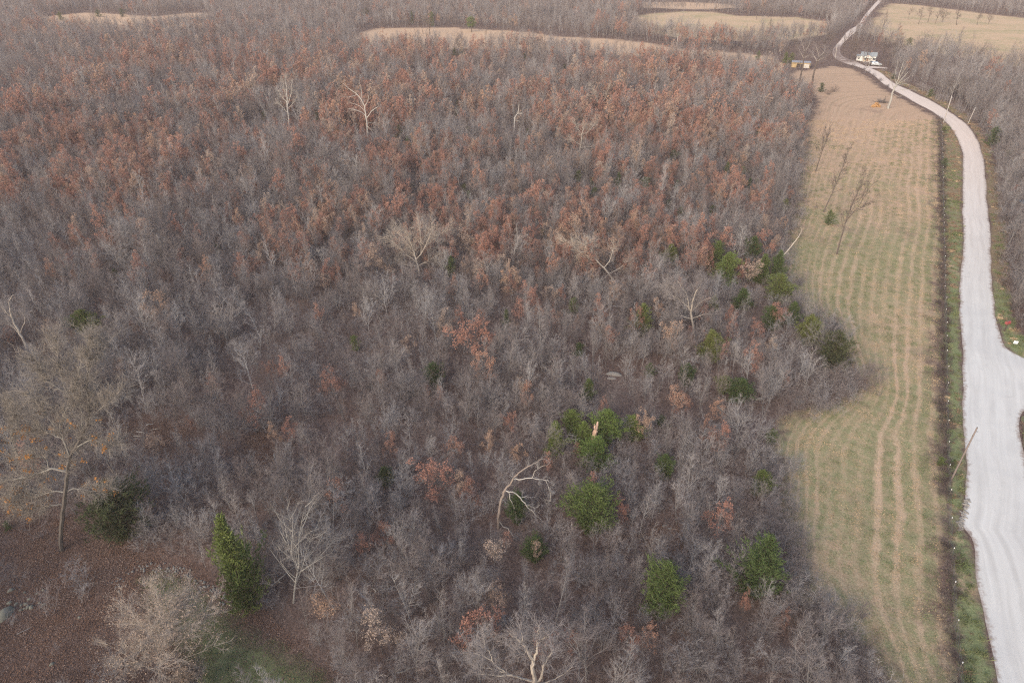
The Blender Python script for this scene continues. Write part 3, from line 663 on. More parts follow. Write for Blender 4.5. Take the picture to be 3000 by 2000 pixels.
# ------------------------------------------------------------------ traced dead and pale trees
def traced(name, base_px, limbs, mat, label, seed, twig_mat=None, twigs=2, tw_len=0.9, ends_leaf=None, cat='tree', trunk_mat=None, group=None, thick=1.0, sight=None):
    """limbs: lists of (px, py, radius m) in the photo; the first is the trunk. Each limb stands in its own depth around the trunk."""
    r_ = random.Random(seed)
    b = ground(*base_px); thick *= min(max(b.y / 160.0, 1.0), 1.5); o = empty(name, b); ends = []
    C = MB(); T = MB(); LB = MB(); seen_pts = []
    for i, lb in enumerate(limbs):
        off = 0.0 if i == 0 else r_.uniform(-1.0, 1.0); n = len(lb); pts = []; rad = []
        for j, (px, py, rr) in enumerate(lb):
            bend = off * metres(b, 40) * (j / max(n - 1, 1)) * 0.6
            q = at_depth(px, py, b.y + bend)
            if q.z < .45: q = ground(px, py, .5)
            q = q - b
            if i == 0 and j == 0: q = Vector((0, 0, -0.2))
            if i > 0 and j == 0 and seen_pts: q = min(seen_pts, key=lambda v: (v - q).length).copy()
            pts.append(q); rad.append(rr * thick * (.62 if i else .72))
        sm = [Vector(p) for p in smooth_line([tuple(p) for p in pts], 3)]
        rs = [rad[min(int(k / 3), n - 1)] * (1 - (k % 3) / 3) + rad[min(int(k / 3) + 1, n - 1)] * (k % 3) / 3 for k in range(len(sm))]
        sm = [p + Vector((r_.gauss(0, 1), r_.gauss(0, 1), r_.gauss(0, 1))) * 0.05 if 0 < k else p for k, p in enumerate(sm)]
        seen_pts.extend(sm[1:])
        LB = T if i == 0 else MB(); LB.tube(sm, rs, 6 if i == 0 else 5, tip=rs[-1] < 0.07)
        if i: LB.build('limb', mat, o)
        if twigs:
            nt = int(twigs * n * 3)
            for _ in range(nt):
                t = r_.uniform(0.4 if i == 0 else 0.25, 1.0); p, d = interp(sm, t)
                a = r_.uniform(0.5, 1.0); L = tw_len * r_.uniform(0.5, 1.4)
                sp = branch(p, d * math.cos(a) + perp(d) * math.sin(a), L, 0, 3, 0.16, 0.06)
                C.tube(sp, [0.024, 0.018, 0.012, 0], 3); ends.append(sp[-1])
                for _k in range(6):
                    p3, d3 = interp(sp, r_.uniform(0.2, 1)); L3 = tw_len * r_.uniform(0.3, 0.7)
                    e = p3 + (d3 * 0.7 + perp(d3) * 0.7) * L3; m_ = p3.lerp(e, 0.5) + rv(0.04)
                    C.tube([p3, m_, e], [0.012, 0.009, 0], 3); ends.append(e)
                    for _q in range(3):
                        p4 = p3.lerp(e, r_.uniform(0.3, 1)); C.tube([p4, p4 + (d3 * 0.5 + rv(0.5)) * L3 * 0.6], [0.008, 0], 3)
    T.build('trunk', trunk_mat or mat, o)
    if twigs: C.build('crown', twig_mat or mat, o)
    if ends_leaf and ends:
        rs_ = rng.getstate(); ls = leaves(r_.sample([e for e in ends if e.z < max(q.z for q in ends) * .62], min(90, len(ends))), ends_leaf[0], ends_leaf[1], ends_leaf[2]); rng.setstate(rs_)
        ls.build('leaves', ends_leaf[3], o)
    tag(o, label, cat, group); taken.append((b.x, b.y, 2.0)); SIGHT.append((b.x, b.y, *(sight or (3.0 if b.y < 250 else 4.0, 8.0))))
    return o
W, MO, BK, DB = M['white_bark'], M['mottled_bark'], M['bark'], M['dark_bark']
traced('dead_tree', (1459, 1546), [
    [(1459, 1546, .30), (1462, 1500, .28), (1470, 1460, .25), (1480, 1436, .22), (1498, 1412, .17), (1512, 1390, .14), (1545, 1368, .11), (1575, 1352, .08), (1592, 1340, .05)],
    [(1505, 1407, .13), (1530, 1404, .12), (1560, 1400, .11), (1590, 1405, .08), (1608, 1408, .05)], [(1560, 1398, .07), (1566, 1382, .06), (1580, 1370, .05), (1602, 1362, .03)],
    [(1600, 1407, .06), (1609, 1430, .05), (1614, 1455, .04), (1612, 1472, .02)], [(1488, 1440, .14), (1512, 1446, .13), (1530, 1466, .12), (1548, 1486, .10), (1566, 1505, .08), (1590, 1527, .05), (1606, 1542, .03)],
    [(1540, 1480, .07), (1556, 1484, .06), (1572, 1486, .05), (1585, 1476, .03)], [(1522, 1460, .06), (1535, 1455, .05), (1550, 1453, .03)], [(1490, 1446, .10), (1497, 1468, .09), (1508, 1490, .08), (1510, 1515, .07), (1522, 1524, .05), (1532, 1526, .03)],
    [(1478, 1460, .06), (1486, 1475, .05), (1490, 1500, .04)], [(1461, 1524, .10), (1472, 1540, .09), (1488, 1548, .08), (1502, 1566, .05), (1508, 1578, .03)]],
    W, 'dead tree with white twisted bare limbs drooping over the wood', 21, M['bark'], 0.5, 0.8, trunk_mat=M['trunk_brown'], sight=(5.0, 2.0), thick=0.78)
traced('sycamore_tree', (1568, 2075), [
    [(1568, 2075, .34), (1568, 2000, .28), (1562, 1950, .24), (1558, 1930, .21), (1540, 1900, .15), (1525, 1880, .12), (1510, 1865, .09), (1490, 1858, .05)],
    [(1560, 1935, .16), (1570, 1910, .15), (1578, 1880, .12), (1590, 1870, .09), (1612, 1862, .05)], [(1570, 2010, .18), (1585, 1985, .16), (1592, 1950, .13), (1605, 1925, .10), (1622, 1900, .06)],
    [(1566, 2005, .18), (1540, 1990, .16), (1500, 1978, .13), (1450, 1975, .10), (1400, 1972, .06)], [(1500, 1980, .12), (1470, 1965, .11), (1440, 1958, .09), (1410, 1955, .06), (1378, 1952, .03)],
    [(1480, 1968, .10), (1455, 1950, .09), (1430, 1930, .08), (1412, 1918, .06), (1385, 1908, .03)], [(1432, 1932, .07), (1430, 1905, .06), (1418, 1885, .05), (1415, 1860, .03)], [(1526, 1882, .07), (1530, 1855, .06), (1525, 1838, .03)],
    [(1580, 1880, .07), (1575, 1855, .06), (1580, 1835, .03)], [(1548, 1912, .06), (1530, 1914, .05), (1516, 1908, .03)], [(1572, 2010, .14), (1610, 1995, .10), (1650, 1975, .07), (1680, 1950, .04)]],
    MO, 'pale mottled sycamore with forked white limbs at the bottom edge', 22, M['twig'], 2.2, 1.1)
traced('dead_tree', (1077, 410), [
    [(1077, 410, .30), (1076, 370, .26), (1072, 340, .23), (1068, 312, .18), (1056, 288, .14), (1040, 272, .11), (1020, 258, .08), (1004, 242, .04)], [(1074, 345, .16), (1085, 330, .14), (1098, 318, .11), (1112, 310, .05)],
    [(1072, 345, .14), (1060, 330, .12), (1040, 322, .10), (1018, 318, .05)], [(1068, 315, .12), (1078, 292, .10), (1080, 275, .05)], [(1076, 372, .10), (1088, 382, .09), (1092, 402, .04)], [(1060, 292, .08), (1058, 265, .07), (1052, 235, .03)],
    [(1075, 356, .10), (1092, 362, .08), (1104, 358, .04)], [(1044, 276, .07), (1020, 285, .06), (1002, 282, .03)], [(1070, 328, .08), (1052, 310, .07), (1022, 300, .03)]],
    W, 'forked white dead tree rising above the russet oaks far up the wood', 23, M['mottled_bark'], 0.5, 1.2)
traced('sycamore_tree', (847, 380), [
    [(847, 380, .26), (845, 345, .23), (842, 310, .20), (840, 280, .15), (838, 250, .09), (836, 222, .04)], [(842, 310, .12), (852, 280, .10), (855, 250, .07), (858, 225, .03)], [(842, 305, .10), (828, 285, .08), (818, 270, .04)],
    [(843, 320, .09), (860, 300, .07), (872, 280, .03)], [(844, 330, .09), (826, 312, .07), (812, 300, .03)], [(846, 352, .07), (832, 348, .05), (822, 352, .03)], [(840, 290, .08), (832, 262, .06), (830, 236, .03)]],
    W, 'tall pale bare tree with feathery upright limbs among the far russet oaks', 24, M['mottled_bark'], 2.0, 1.6)
traced('dead_tree', (1506, 404), [[(1506, 404, .24), (1506, 372, .20), (1508, 345, .15), (1518, 330, .11), (1521, 300, .05)], [(1510, 340, .09), (1518, 332, .08), (1532, 335, .04)], [(1508, 356, .08), (1518, 354, .06), (1524, 360, .03)]],
       W, 'thin broken pale snag above the middle of the far wood', 25, None, 0.2, 0.6)
traced('dead_oak', (1697, 462), [[(1697, 462, .26), (1699, 436, .22), (1702, 425, .18), (1705, 395, .14), (1712, 370, .07)], [(1702, 434, .14), (1730, 430, .12), (1752, 424, .10), (1772, 414, .05)], [(1704, 398, .10), (1722, 386, .08), (1735, 372, .07), (1742, 360, .03)],
    [(1700, 425, .09), (1680, 412, .07), (1668, 405, .03)], [(1712, 385, .07), (1708, 362, .03)], [(1705, 400, .07), (1690, 372, .05), (1682, 345, .03)]], MO, 'twisted pale oak with wide crooked limbs in the middle of the far wood', 26, M['tan_twig'], 2.2, 1.6)
traced('dead_oak', (1763, 345), [[(1763, 345, .2), (1760, 325, .17), (1752, 300, .14), (1745, 275, .10), (1732, 252, .04)], [(1756, 312, .10), (1772, 290, .08), (1782, 262, .06), (1790, 240, .03)], [(1752, 298, .07), (1736, 282, .05)]], MO,
       'pale crooked-limbed tree behind the twisted pale oak', 27, M['tan_twig'], 2.4, 1.6)
traced('broken_snag', (1736, 1322), [[(1736, 1322, .46), (1739, 1285, .44), (1743, 1264, .40), (1748, 1248, .28), (1752, 1236, .10)], [(1744, 1262, .26), (1743, 1248, .16), (1741, 1240, .04)]], m_bark('split_wood', [(0, (.48, .33, .25)), (1, (.5, .35, .27))]),
       'broken brown tree stub standing among the bright green cedars', 28, None, 0, cat='stump')
traced('broken_snag', (2272, 806), [[(2272, 806, .24), (2282, 770, .21), (2296, 748, .18), (2312, 728, .15), (2332, 705, .12), (2342, 688, .09), (2352, 672, .05)], [(2300, 744, .07), (2308, 742, .05), (2313, 745, .03)]], MO,
       'pale broken snag leaning out over the field edge', 29, None, 0.15, 0.5, cat='dead tree')
traced('broken_topped_tree', (2036, 985), [[(2036, 985, .30), (2028, 935, .26), (2024, 905, .22), (2032, 875, .17), (2040, 848, .10)], [(2024, 910, .15), (2008, 890, .12), (1985, 872, .09), (1960, 862, .04)], [(2026, 915, .14), (2048, 890, .11), (2070, 876, .08), (2092, 870, .04)],
    [(2020, 900, .12), (2010, 862, .09), (1995, 838, .07), (1985, 818, .03)], [(2028, 930, .10), (2060, 920, .08), (2092, 922, .04)], [(2026, 935, .10), (1990, 925, .08), (1955, 930, .04)], [(2036, 862, .08), (2052, 835, .06), (2058, 812, .03)], [(2015, 880, .07), (1975, 842, .04), (1950, 835, .02)]],
       MO, 'broad bare tree with a pale broken top left of the upper field cedars', 30, M['twig'], 3.4, 1.7)
traced('leaning_sycamore', (85, 1045), [[(85, 1045, .28), (70, 1000, .25), (52, 965, .22), (38, 940, .19), (32, 915, .16), (26, 885, .10), (44, 862, .04)], [(36, 928, .14), (12, 905, .11), (-10, 885, .06)], [(56, 972, .10), (30, 950, .07), (18, 925, .03)], [(60, 975, .08), (72, 945, .06), (70, 920, .03)]],
       MO, 'pale trunk leaning towards the left edge of the wood, forked at the top', 31, M['twig'], 1.6, 1.4)
traced('bare_oak', (1228, 808), [[(1228, 808, .28), (1224, 780, .24), (1216, 750, .2), (1208, 725, .12), (1196, 690, .06)], [(1220, 765, .15), (1240, 735, .12), (1255, 700, .09), (1268, 672, .04)], [(1222, 772, .13), (1190, 745, .10), (1165, 720, .08), (1140, 700, .04)], [(1222, 778, .12), (1258, 762, .09), (1290, 742, .04)],
    [(1214, 742, .10), (1184, 700, .08), (1160, 668, .04)], [(1236, 740, .09), (1234, 695, .07), (1228, 655, .03)], [(1224, 782, .1), (1180, 775, .07), (1148, 768, .03)], [(1250, 712, .08), (1284, 690, .05), (1305, 678, .03)]],
       MO, 'great spreading bare oak with tan limbs in the upper middle wood', 32, M['tan_twig'], 3.6, 1.9)
traced('bare_oak', (1805, 838), [[(1805, 838, .3), (1790, 810, .25), (1770, 785, .22), (1745, 760, .17), (1725, 742, .13), (1712, 718, .08), (1690, 706, .04)], [(1720, 735, .09), (1700, 738, .07), (1670, 712, .04), (1645, 700, .02)], [(1772, 788, .12), (1790, 755, .09), (1800, 720, .04)], [(1785, 805, .1), (1815, 785, .08), (1840, 765, .03)],
    [(1780, 798, .1), (1765, 825, .08), (1775, 848, .04)], [(1728, 745, .07), (1735, 720, .05), (1735, 700, .02)]], MO, 'crooked bare oak with a long pale limb reaching towards the upper left', 33, M['tan_twig'], 2.6, 1.6)
# the old oak at the left with golden leaves and long grey limbs
traced('old_oak', (182, 1612), [
    [(182, 1612, .42), (178, 1560, .40), (185, 1500, .38), (192, 1440, .36), (198, 1380, .34), (205, 1340, .30), (232, 1290, .24), (260, 1230, .18), (262, 1180, .14), (255, 1120, .10), (262, 1060, .05)],
    [(200, 1375, .24), (150, 1372, .21), (110, 1388, .18), (60, 1400, .14), (0, 1412, .08)], [(140, 1372, .14), (140, 1350, .11), (110, 1335, .09), (80, 1342, .07), (30, 1335, .04)], [(205, 1345, .22), (190, 1300, .18), (176, 1262, .14), (185, 1220, .11), (210, 1170, .08), (222, 1120, .04)],
    [(186, 1480, .09), (150, 1478, .07), (105, 1490, .05), (50, 1492, .02)], [(190, 1450, .11), (230, 1430, .10), (270, 1440, .07), (320, 1425, .03)], [(192, 1440, .13), (150, 1440, .10), (110, 1455, .07), (60, 1450, .03)], [(60, 1398, .10), (40, 1420, .08), (52, 1445, .05), (30, 1462, .03)], [(220, 1310, .16), (262, 1290, .12), (310, 1300, .09), (345, 1290, .04)], [(186, 1290, .13), (150, 1270, .10), (110, 1255, .08), (60, 1262, .04)], [(240, 1270, .14), (238, 1210, .12), (225, 1160, .10), (228, 1100, .07), (250, 1030, .06), (262, 985, .03)],
    [(240, 1080, .07), (270, 1050, .06), (302, 1000, .03)], [(222, 1160, .09), (160, 1130, .07), (120, 1090, .06), (98, 1050, .03)], [(180, 1265, .1), (140, 1220, .08), (120, 1180, .05), (80, 1150, .03)], [(36, 1345, .09), (36, 1290, .08), (40, 1215, .06), (20, 1180, .03)], [(34, 1300, .07), (52, 1235, .05), (55, 1195, .03)],
    [(205, 1170, .08), (180, 1110, .07), (170, 1050, .06), (160, 990, .03)], [(262, 1230, .09), (310, 1180, .06), (350, 1150, .03)]],
    M['oak_limb'], 'large old oak with long grey limbs and clusters of golden leaves by the clearing', 34, M['oak_twig'], 6.5, 1.5, (1300, 0.19, 0.30, M['gold_leaf']), trunk_mat=M['trunk_dark'], thick=0.78)
# bare pale tree in front of the tall cedar, trees in the field and by the shed, dead tree by the road
def bare_named(bx, by, ty, wk, vi, name, label, tilt=(0, 0), mat=None, tmat=None, kd=None):
    b = ground(bx, by); h = height_to(b, ty)
    o = place(kd or BARE, vi, name, b.x, b.y, h, wk, None, tilt); taken.append((b.x, b.y, 2.0))
    for c in o.children:
        mm = (mat if c.name.startswith('trunk') else tmat)
        if mm: c.data = c.data.copy(); c.data.materials[0] = mm
    tag(o, label, 'tree'); return o
bare_named(858, 1765, 1480, 1.0, 12, 'bare_tree', 'pale grey bare tree in front of the tall dark cedar', (0.0, -0.08), M['limb_grey'], M['bark'])
bare_named(985, 1790, 1590, 1.1, 6, 'bare_tree', 'wide grey bare tree two trunks right of the tall dark cedar', (0, 0.02), M['bark'], M['bark'])
DARK = Kind()
for st_, hh in (('young', 10.0), ('slender', 10.5), ('spread', 9.0), ('young', 10.0)):
    T, C, e = tree(st_, hh, 0.024, 0.6, 1.0, 1.8); DARK.add(T, C, M['dark_bark'], M['dark_twig'], hh, 4.0, 'dark_tree')
bare_named(2389, 503, 362, 0.9, 0, 'bare_tree', 'uppermost of the three dark bare trees standing in the field', (0, 0.03), kd=DARK)
bare_named(2413, 622, 417, 0.8, 1, 'bare_tree', 'middle of the three dark bare trees, behind the round cedar bush', (0, 0.05), kd=DARK)
bare_named(2451, 746, 489, 0.8, 3, 'bare_tree', 'nearest of the three dark bare trees standing in the mown field', (0, 0.03), kd=DARK)
traced('dead_tree', (2602, 319), [[(2602, 319, .42), (2608, 298, .32), (2615, 272, .26), (2622, 255, .22), (2630, 235, .15), (2640, 205, .11), (2648, 178, .05)], [(2624, 250, .13), (2622, 225, .10), (2626, 200, .08), (2632, 180, .03)], [(2626, 246, .12), (2648, 225, .10), (2664, 208, .04)],
    [(2622, 256, .12), (2645, 245, .09), (2672, 252, .04)], [(2620, 266, .11), (2650, 264, .08), (2682, 262, .03)], [(2624, 250, .10), (2650, 236, .08), (2668, 222, .03)], [(2632, 232, .09), (2650, 205, .07), (2662, 186, .03)], [(2618, 262, .08), (2608, 232, .05), (2604, 222, .03)], [(2615, 272, .07), (2635, 286, .05), (2640, 280, .02)]],
       M['limb_grey'], 'bare dead tree with upswept pale limbs beside the gravel road', 36, M['limb_grey'], 0.5, 1.0)
for k, (bx, by, tr, lab) in enumerate([(2340, 252, [(2340, 252), (2346, 222), (2352, 195), (2355, 172), (2358, 150), (2362, 128), (2366, 108)], 'tall thin-topped tree standing in front of the open shed'), (2376, 260, [(2376, 260), (2382, 228), (2388, 200), (2394, 180), (2402, 168), (2415, 160), (2424, 156)], 'dark trunked tree with pale broken limbs right of the open shed')]):
    T0 = [(x, y, .34 * (1 - .82 * i / 6)) for i, (x, y) in enumerate(tr)]
    side = [[(*tr[3], .12), (tr[3][0] - 10, tr[3][1] - 18, .08), (tr[3][0] - 16, tr[3][1] - 30, .03)], [(*tr[4], .12), (tr[4][0] + 12, tr[4][1] - 16, .08), (tr[4][0] + 18, tr[4][1] - 32, .03)], [(*tr[3], .1), (tr[3][0] + 12, tr[3][1] - 8, .08), (tr[3][0] + 26, tr[3][1] - 12, .03)],
            [(*tr[4], .1), (tr[4][0] - 8, tr[4][1] - 22, .06), (tr[4][0] - 12, tr[4][1] - 36, .03)]]
    traced('bare_tree', (bx, by), [T0] + side, MO, lab, 40 + k, M['twig'], 2.2, 1.7, trunk_mat=DB)
traced('bare_tree', (2318, 160 + 40), [[(2335, 228, .2), (2340, 200, .15), (2345, 176, .08)]], DB, 'short dark trunk half hidden before the open shed', 44, M['twig'], 2, 1.2)
# tan twiggy tree at the bottom left
tb = ground(470, 1995); tb.x = at_depth(345, 1735, tb.y).x; hd = height_to(tb, 1735) * .70; T, C, e = tree('dome', hd, 0.0085, 1.7, 1.2)
to = empty('tan_tree', tb); T.build('trunk', M['tan_twig'], to); C.build('crown', M['tan_twig'], to); leaves(e, 9000, 0.085, 0.2).build('leaves', M['tan_leaf'], to)
tag(to, 'rounded twiggy tree with tan leaves at the bottom left corner', 'tree'); to.scale = (1.6, 1.6, .95); taken.append((tb.x, tb.y, 3))
tb = ground(560, 1930, 4.0); tb.z = 0; T, C, e = tree('dome', 3.6, 0.008, 1.2, 1.0)
to = empty('tan_tree', tb); T.build('trunk', M['tan_twig'], to); C.build('crown', M['tan_twig'], to); leaves(e, 1500, 0.13, 0.2).build('leaves', M['tan_leaf'], to)
tag(to, 'low tan twiggy tree right of the rounded tan tree at the bottom', 'tree'); taken.append((tb.x, tb.y, 3))
# lone pine and the tree pair in the hay meadow
pb = ground(1381, 94); ph_ = height_to(pb, 52)
T, C = MB(), MB(); T.tube([Vector((0, 0, -.2)), Vector((0.2, 0, ph_ * .5)), Vector((0, 0, ph_ * .95))], [.32, .24, .05], 6)
for k in range(60):
    t = rng.uniform(.3, 1); az = rng.uniform(0, 6.28); rad = math.sin(math.pi * min(1, .25 + .75 * (t - .3) / .7)) ** .6 * metres(pb, 17) * rng.uniform(.5, 1.1); d = Vector((math.cos(az), math.sin(az), .25))
    b0 = Vector((0, 0, ph_ * t)); T.tube([b0, b0 + d * rad], [.05, .01], 3)
    for q in range(22):
        p = b0 + d * rad * rng.uniform(.45, 1.05) + rv(.35); a = rv().normalized(); s_ = perp(a)
        C.add([p - a * .35, p + s_ * .16, p + a * .35, p - s_ * .16], [(0, 1, 2, 3)])
po = empty('pine_tree', pb); T.build('trunk', DB, po); C.build('crown', M['cedar'], po); tag(po, 'lone rounded green pine standing on the tan meadow', 'tree')

# ------------------------------------------------------------------ russet oaks placed by hand: crown centre x, y, width
oaks = [(1242, 1405, 100, 'broad pink-brown oak in the middle of the lower wood'), (1362, 1400, 62, None), (1376, 1440, 58, None), (1132, 1567, 66, None), (1064, 1600, 62, None), (1448, 1625, 80, 'tall two-tiered russet oak below the white-limbed dead tree'), (1472, 1763, 70, 'round rust-coloured oak right of the lower middle oaks'),
        (1357, 1840, 124, 'wide russet oak left of the pale forked sycamore'), (1110, 1850, 110, 'loose brown oak by the corner of the leafy clearing'), (1812, 1486, 54, 'small coppery oak touching the wide bushy cedar'), (1572, 1615, 40, None), (1602, 1358, 40, None),
        (1351, 1003, 92, 'bright orange-russet oak alone in the middle of the grey wood'), (1600, 858, 42, 'small golden-brown oak alone in the upper middle wood'), (1102, 765, 66, None), (1353, 710, 60, None), (1251, 812, 30, None), (1975, 1173, 66, None), (1485, 1241, 40, None), (1425, 1300, 42, None), (1336, 1309, 50, None), (1523, 1330, 42, None),
        (2128, 705, 66, None), (2276, 925, 56, 'brown oak wedged between the two field-edge cedars'), (2208, 962, 44, None), (2008, 1190, 50, None), (2098, 1200, 44, None), (2242, 714, 60, None), (2013, 773, 66, None), (2210, 800, 60, None), (985, 1130, 72, 'dark russet oak in the lower left wood'), (625, 1131, 34, None), (455, 1297, 50, None),
        (749, 786, 46, None), (949, 829, 46, None), (940, 1788, 84, 'brown-leaved sapling between the tall cedar and the lower oaks'), (2185, 1770, 30, None), (1840, 1850, 60, None), (1900, 1860, 50, None), (1200, 1010, 40, None), (1290, 1160, 30, None), (560, 1250, 30, None), (1665, 1880, 40, None), (1160, 1290, 44, None), (800, 1270, 36, None)]
for i, (cx, cy_, wpx, lab) in enumerate(oaks):
    b0 = ground(cx, cy_); h = max(4.0, metres(b0, wpx) * 1.5); b = ground(cx, cy_, h * 0.62); b = Vector((b.x, b.y, 0))
    w = metres(b0, wpx); o = place(OAK, i, 'russet_oak_tree', b.x, b.y, h, w / (h / 8.5 * 4.8)); taken.append((b.x, b.y, 1.6)); SIGHT.append((b.x, b.y, w * .5, h))
    if lab: tag(o, lab, 'tree', 'oaks that keep their russet leaves')
    else: describe_later(o, 'russet-leaved oak', 'tree', 'oaks that keep their russet leaves')

# ------------------------------------------------------------------ the wood
def wood_points(y0, y1, s, seed):
    r_ = np.random.default_rng(seed); out = []
    ys = np.arange(y0, y1, s)
    for y in ys:
        hw = (y * CP + CAM_H * SP) * 0.75 + 26
        xs = np.arange(-hw, hw, s); out.append(np.stack([xs + r_.uniform(-.45, .45, len(xs)) * s + (s * .5 if int(y / s) % 2 else 0), np.full(len(xs), y) + r_.uniform(-.45, .45, len(xs)) * s], 1))
    P = np.concatenate(out)
    m = np.ones(len(P), bool)
    for poly in [FIELD, verge_left_all, VERGE_R, ISLAND, YARD, CLEARING] + [q[0] for q in MEADOWS.values()] + GAPS: m &= ~in_poly(P, poly)
    P = P[m]; m = ~in_poly(P, ROAD); P = P[m]
    d1, _ = near_line(P, RL); P = P[d1 > 2.2]; d2, _ = near_line(P, [p for p in RR]); P = P[d2 > 2.6]
    tk = np.array(taken)
    for x, y, rr in tk:
        P = P[(P[:, 0] - x) ** 2 + (P[:, 1] - y) ** 2 > rr * rr]
    return P
def right_of_road(P):
    px = np.array([project(x, y)[0] for x, y in P]); py = np.array([project(x, y)[1] for x, y in P])
    return (px > 2600) & (py > 150)
near_P = wood_points(30, 285, 2.0, 1); far_P = wood_points(285, 900, 3.1, 2)
P = np.concatenate([near_P, far_P])
pix = np.array([project(x, y) for x, y in P])
# thin the wood here and there
dens = vnoise(P, 14, 50); keep = dens + nrng.uniform(-.25, .25, len(P)) > 0.14
P, pix = P[keep], pix[keep]
# share of russet oaks: patches, most in the band of the far slope
pxn, pyn = pix[:, 0], pix[:, 1]
band = np.interp(pyn, [0, 90, 160, 240, 330, 600, 760, 900, 1100, 2000], [.06, .09, .32, .42, .44, .46, .36, .20, .07, .04])
side = np.interp(pxn, [-200, 500, 1400, 1900, 2300, 2400], [.95, 1.0, 1.1, 1.05, .8, .3])
low_left = np.where((pxn < 700) & (pyn > 640), .3, 1.0)
patch = np.clip((vnoise(P, 26, 60) * .6 + vnoise(P, 9, 61) * .4 - .27) * 3.2, .12, 1.7)
right = right_of_road(P); prob = band * side * patch * low_left; prob[right] *= .22
russ = nrng.uniform(0, 1, len(P)) < prob
dist = np.hypot(P[:, 0], P[:, 1])
hscale = (0.60 + 0.36 * vnoise(P, 18, 70)) * np.where(nrng.uniform(0, 1, len(P)) < .03, 1.35, nrng.uniform(.62, 1.12, len(P)))
hscale *= np.interp(P[:, 1], [60, 110, 160, 300], [.86, .94, 1.1, 1.25]); edge_d, _ = near_line(P, WOOD_EDGE); hscale *= np.clip(0.65 + edge_d / 14, 0, 1)
for sx, sy, sr, sh in SIGHT:
    # trees standing in front of a tree that shows in the photograph are lower
    L = math.hypot(sx, sy); ux, uy = -sx / L, -sy / L; dep = CAM_H / L
    ds = (P[:, 0] - sx) * ux + (P[:, 1] - sy) * uy; dl = np.abs(-(P[:, 0] - sx) * uy + (P[:, 1] - sy) * ux)
    m = (ds > 0) & (ds < 12 / dep) & (dl < sr + 0.6) & (nrng.uniform(0, 1, len(P)) > .12)
    hscale[m] = np.minimum(hscale[m], (0.24 * sh + ds[m] * dep) / 9.5)
ok = hscale > 0.22; P, pix, russ, dist, hscale, right = P[ok], pix[ok], russ[ok], dist[ok], hscale[ok], right[ok]
vis = (pix[:, 0] > -60) & (pix[:, 0] < 3060) & (pix[:, 1] < 2120)

def scatter(name, kind, pts, scl, vi, label, cat, zrot=None, wk=None):
    """ONE object for the mass that nobody could count, grown from points"""
    n = len(pts); me = bpy.data.meshes.new(name); me.from_pydata([(p[0], p[1], 0.0 if len(p) < 3 else p[2]) for p in pts], [], [])
    rot = np.zeros((n, 3), np.float32); rot[:, 2] = nrng.uniform(0, 6.28, n); rot[:, 0] = nrng.normal(0, .05, n); rot[:, 1] = nrng.normal(0, .05, n)
    s3 = np.repeat(np.asarray(scl, np.float32)[:, None], 3, 1); 
    if wk is not None: s3[:, :2] *= np.asarray(wk, np.float32)[:, None]
    me.attributes.new('rot', 'FLOAT_VECTOR', 'POINT').data.foreach_set('vector', rot.ravel())
    me.attributes.new('scl', 'FLOAT_VECTOR', 'POINT').data.foreach_set('vector', s3.ravel())
    me.attributes.new('idx', 'INT', 'POINT').data.foreach_set('value', np.asarray(vi, np.int32))
    o = bpy.data.objects.new(name, me); link(o)
    ng = bpy.data.node_groups.new(name + '_nodes', 'GeometryNodeTree')
    ng.interface.new_socket('Geometry', in_out='INPUT', socket_type='NodeSocketGeometry'); ng.interface.new_socket('Geometry', in_out='OUTPUT', socket_type='NodeSocketGeometry')
    N, L = ng.nodes, ng.links; gi, go = N.new('NodeGroupInput'), N.new('NodeGroupOutput')
    jn = N.new('GeometryNodeJoinGeometry'); ip = N.new('GeometryNodeInstanceOnPoints')
    for parts, J, mats, h0, w0, nm in reversed(kind.var):
        src = SOURCES.get(id(J))
        if src is None:
            src = bpy.data.objects.new(nm + '_shape', J.mesh(nm + '_shape', mats)); SOURCES[id(J)] = src
        oi = N.new('GeometryNodeObjectInfo'); oi.inputs['Object'].default_value = src; oi.inputs['As Instance'].default_value = False
        g2 = N.new('GeometryNodeGeometryToInstance'); L.new(oi.outputs['Geometry'], g2.inputs[0]); L.new(g2.outputs[0], jn.inputs[0])
    ip.inputs['Pick Instance'].default_value = True
    def na(nm, ty):
        a = N.new('GeometryNodeInputNamedAttribute'); a.data_type = ty; a.inputs['Name'].default_value = nm
        return next(s for s in a.outputs if s.enabled and s.name == 'Attribute')
    L.new(gi.outputs[0], ip.inputs['Points']); L.new(jn.outputs[0], ip.inputs['Instance'])
    L.new(na('idx', 'INT'), ip.inputs['Instance Index']); L.new(na('rot', 'FLOAT_VECTOR'), ip.inputs['Rotation']); L.new(na('scl', 'FLOAT_VECTOR'), ip.inputs['Scale'])
    L.new(ip.outputs[0], go.inputs[0])
    md = o.modifiers.new('scatter', 'NODES'); md.node_group = ng
    for _, _, mats, *_r in kind.var:
        for m in mats:
            if m.name not in [x.name for x in me.materials]: me.materials.append(m)
    tag(o, label, cat, None, 'stuff'); return o
SOURCES = {}

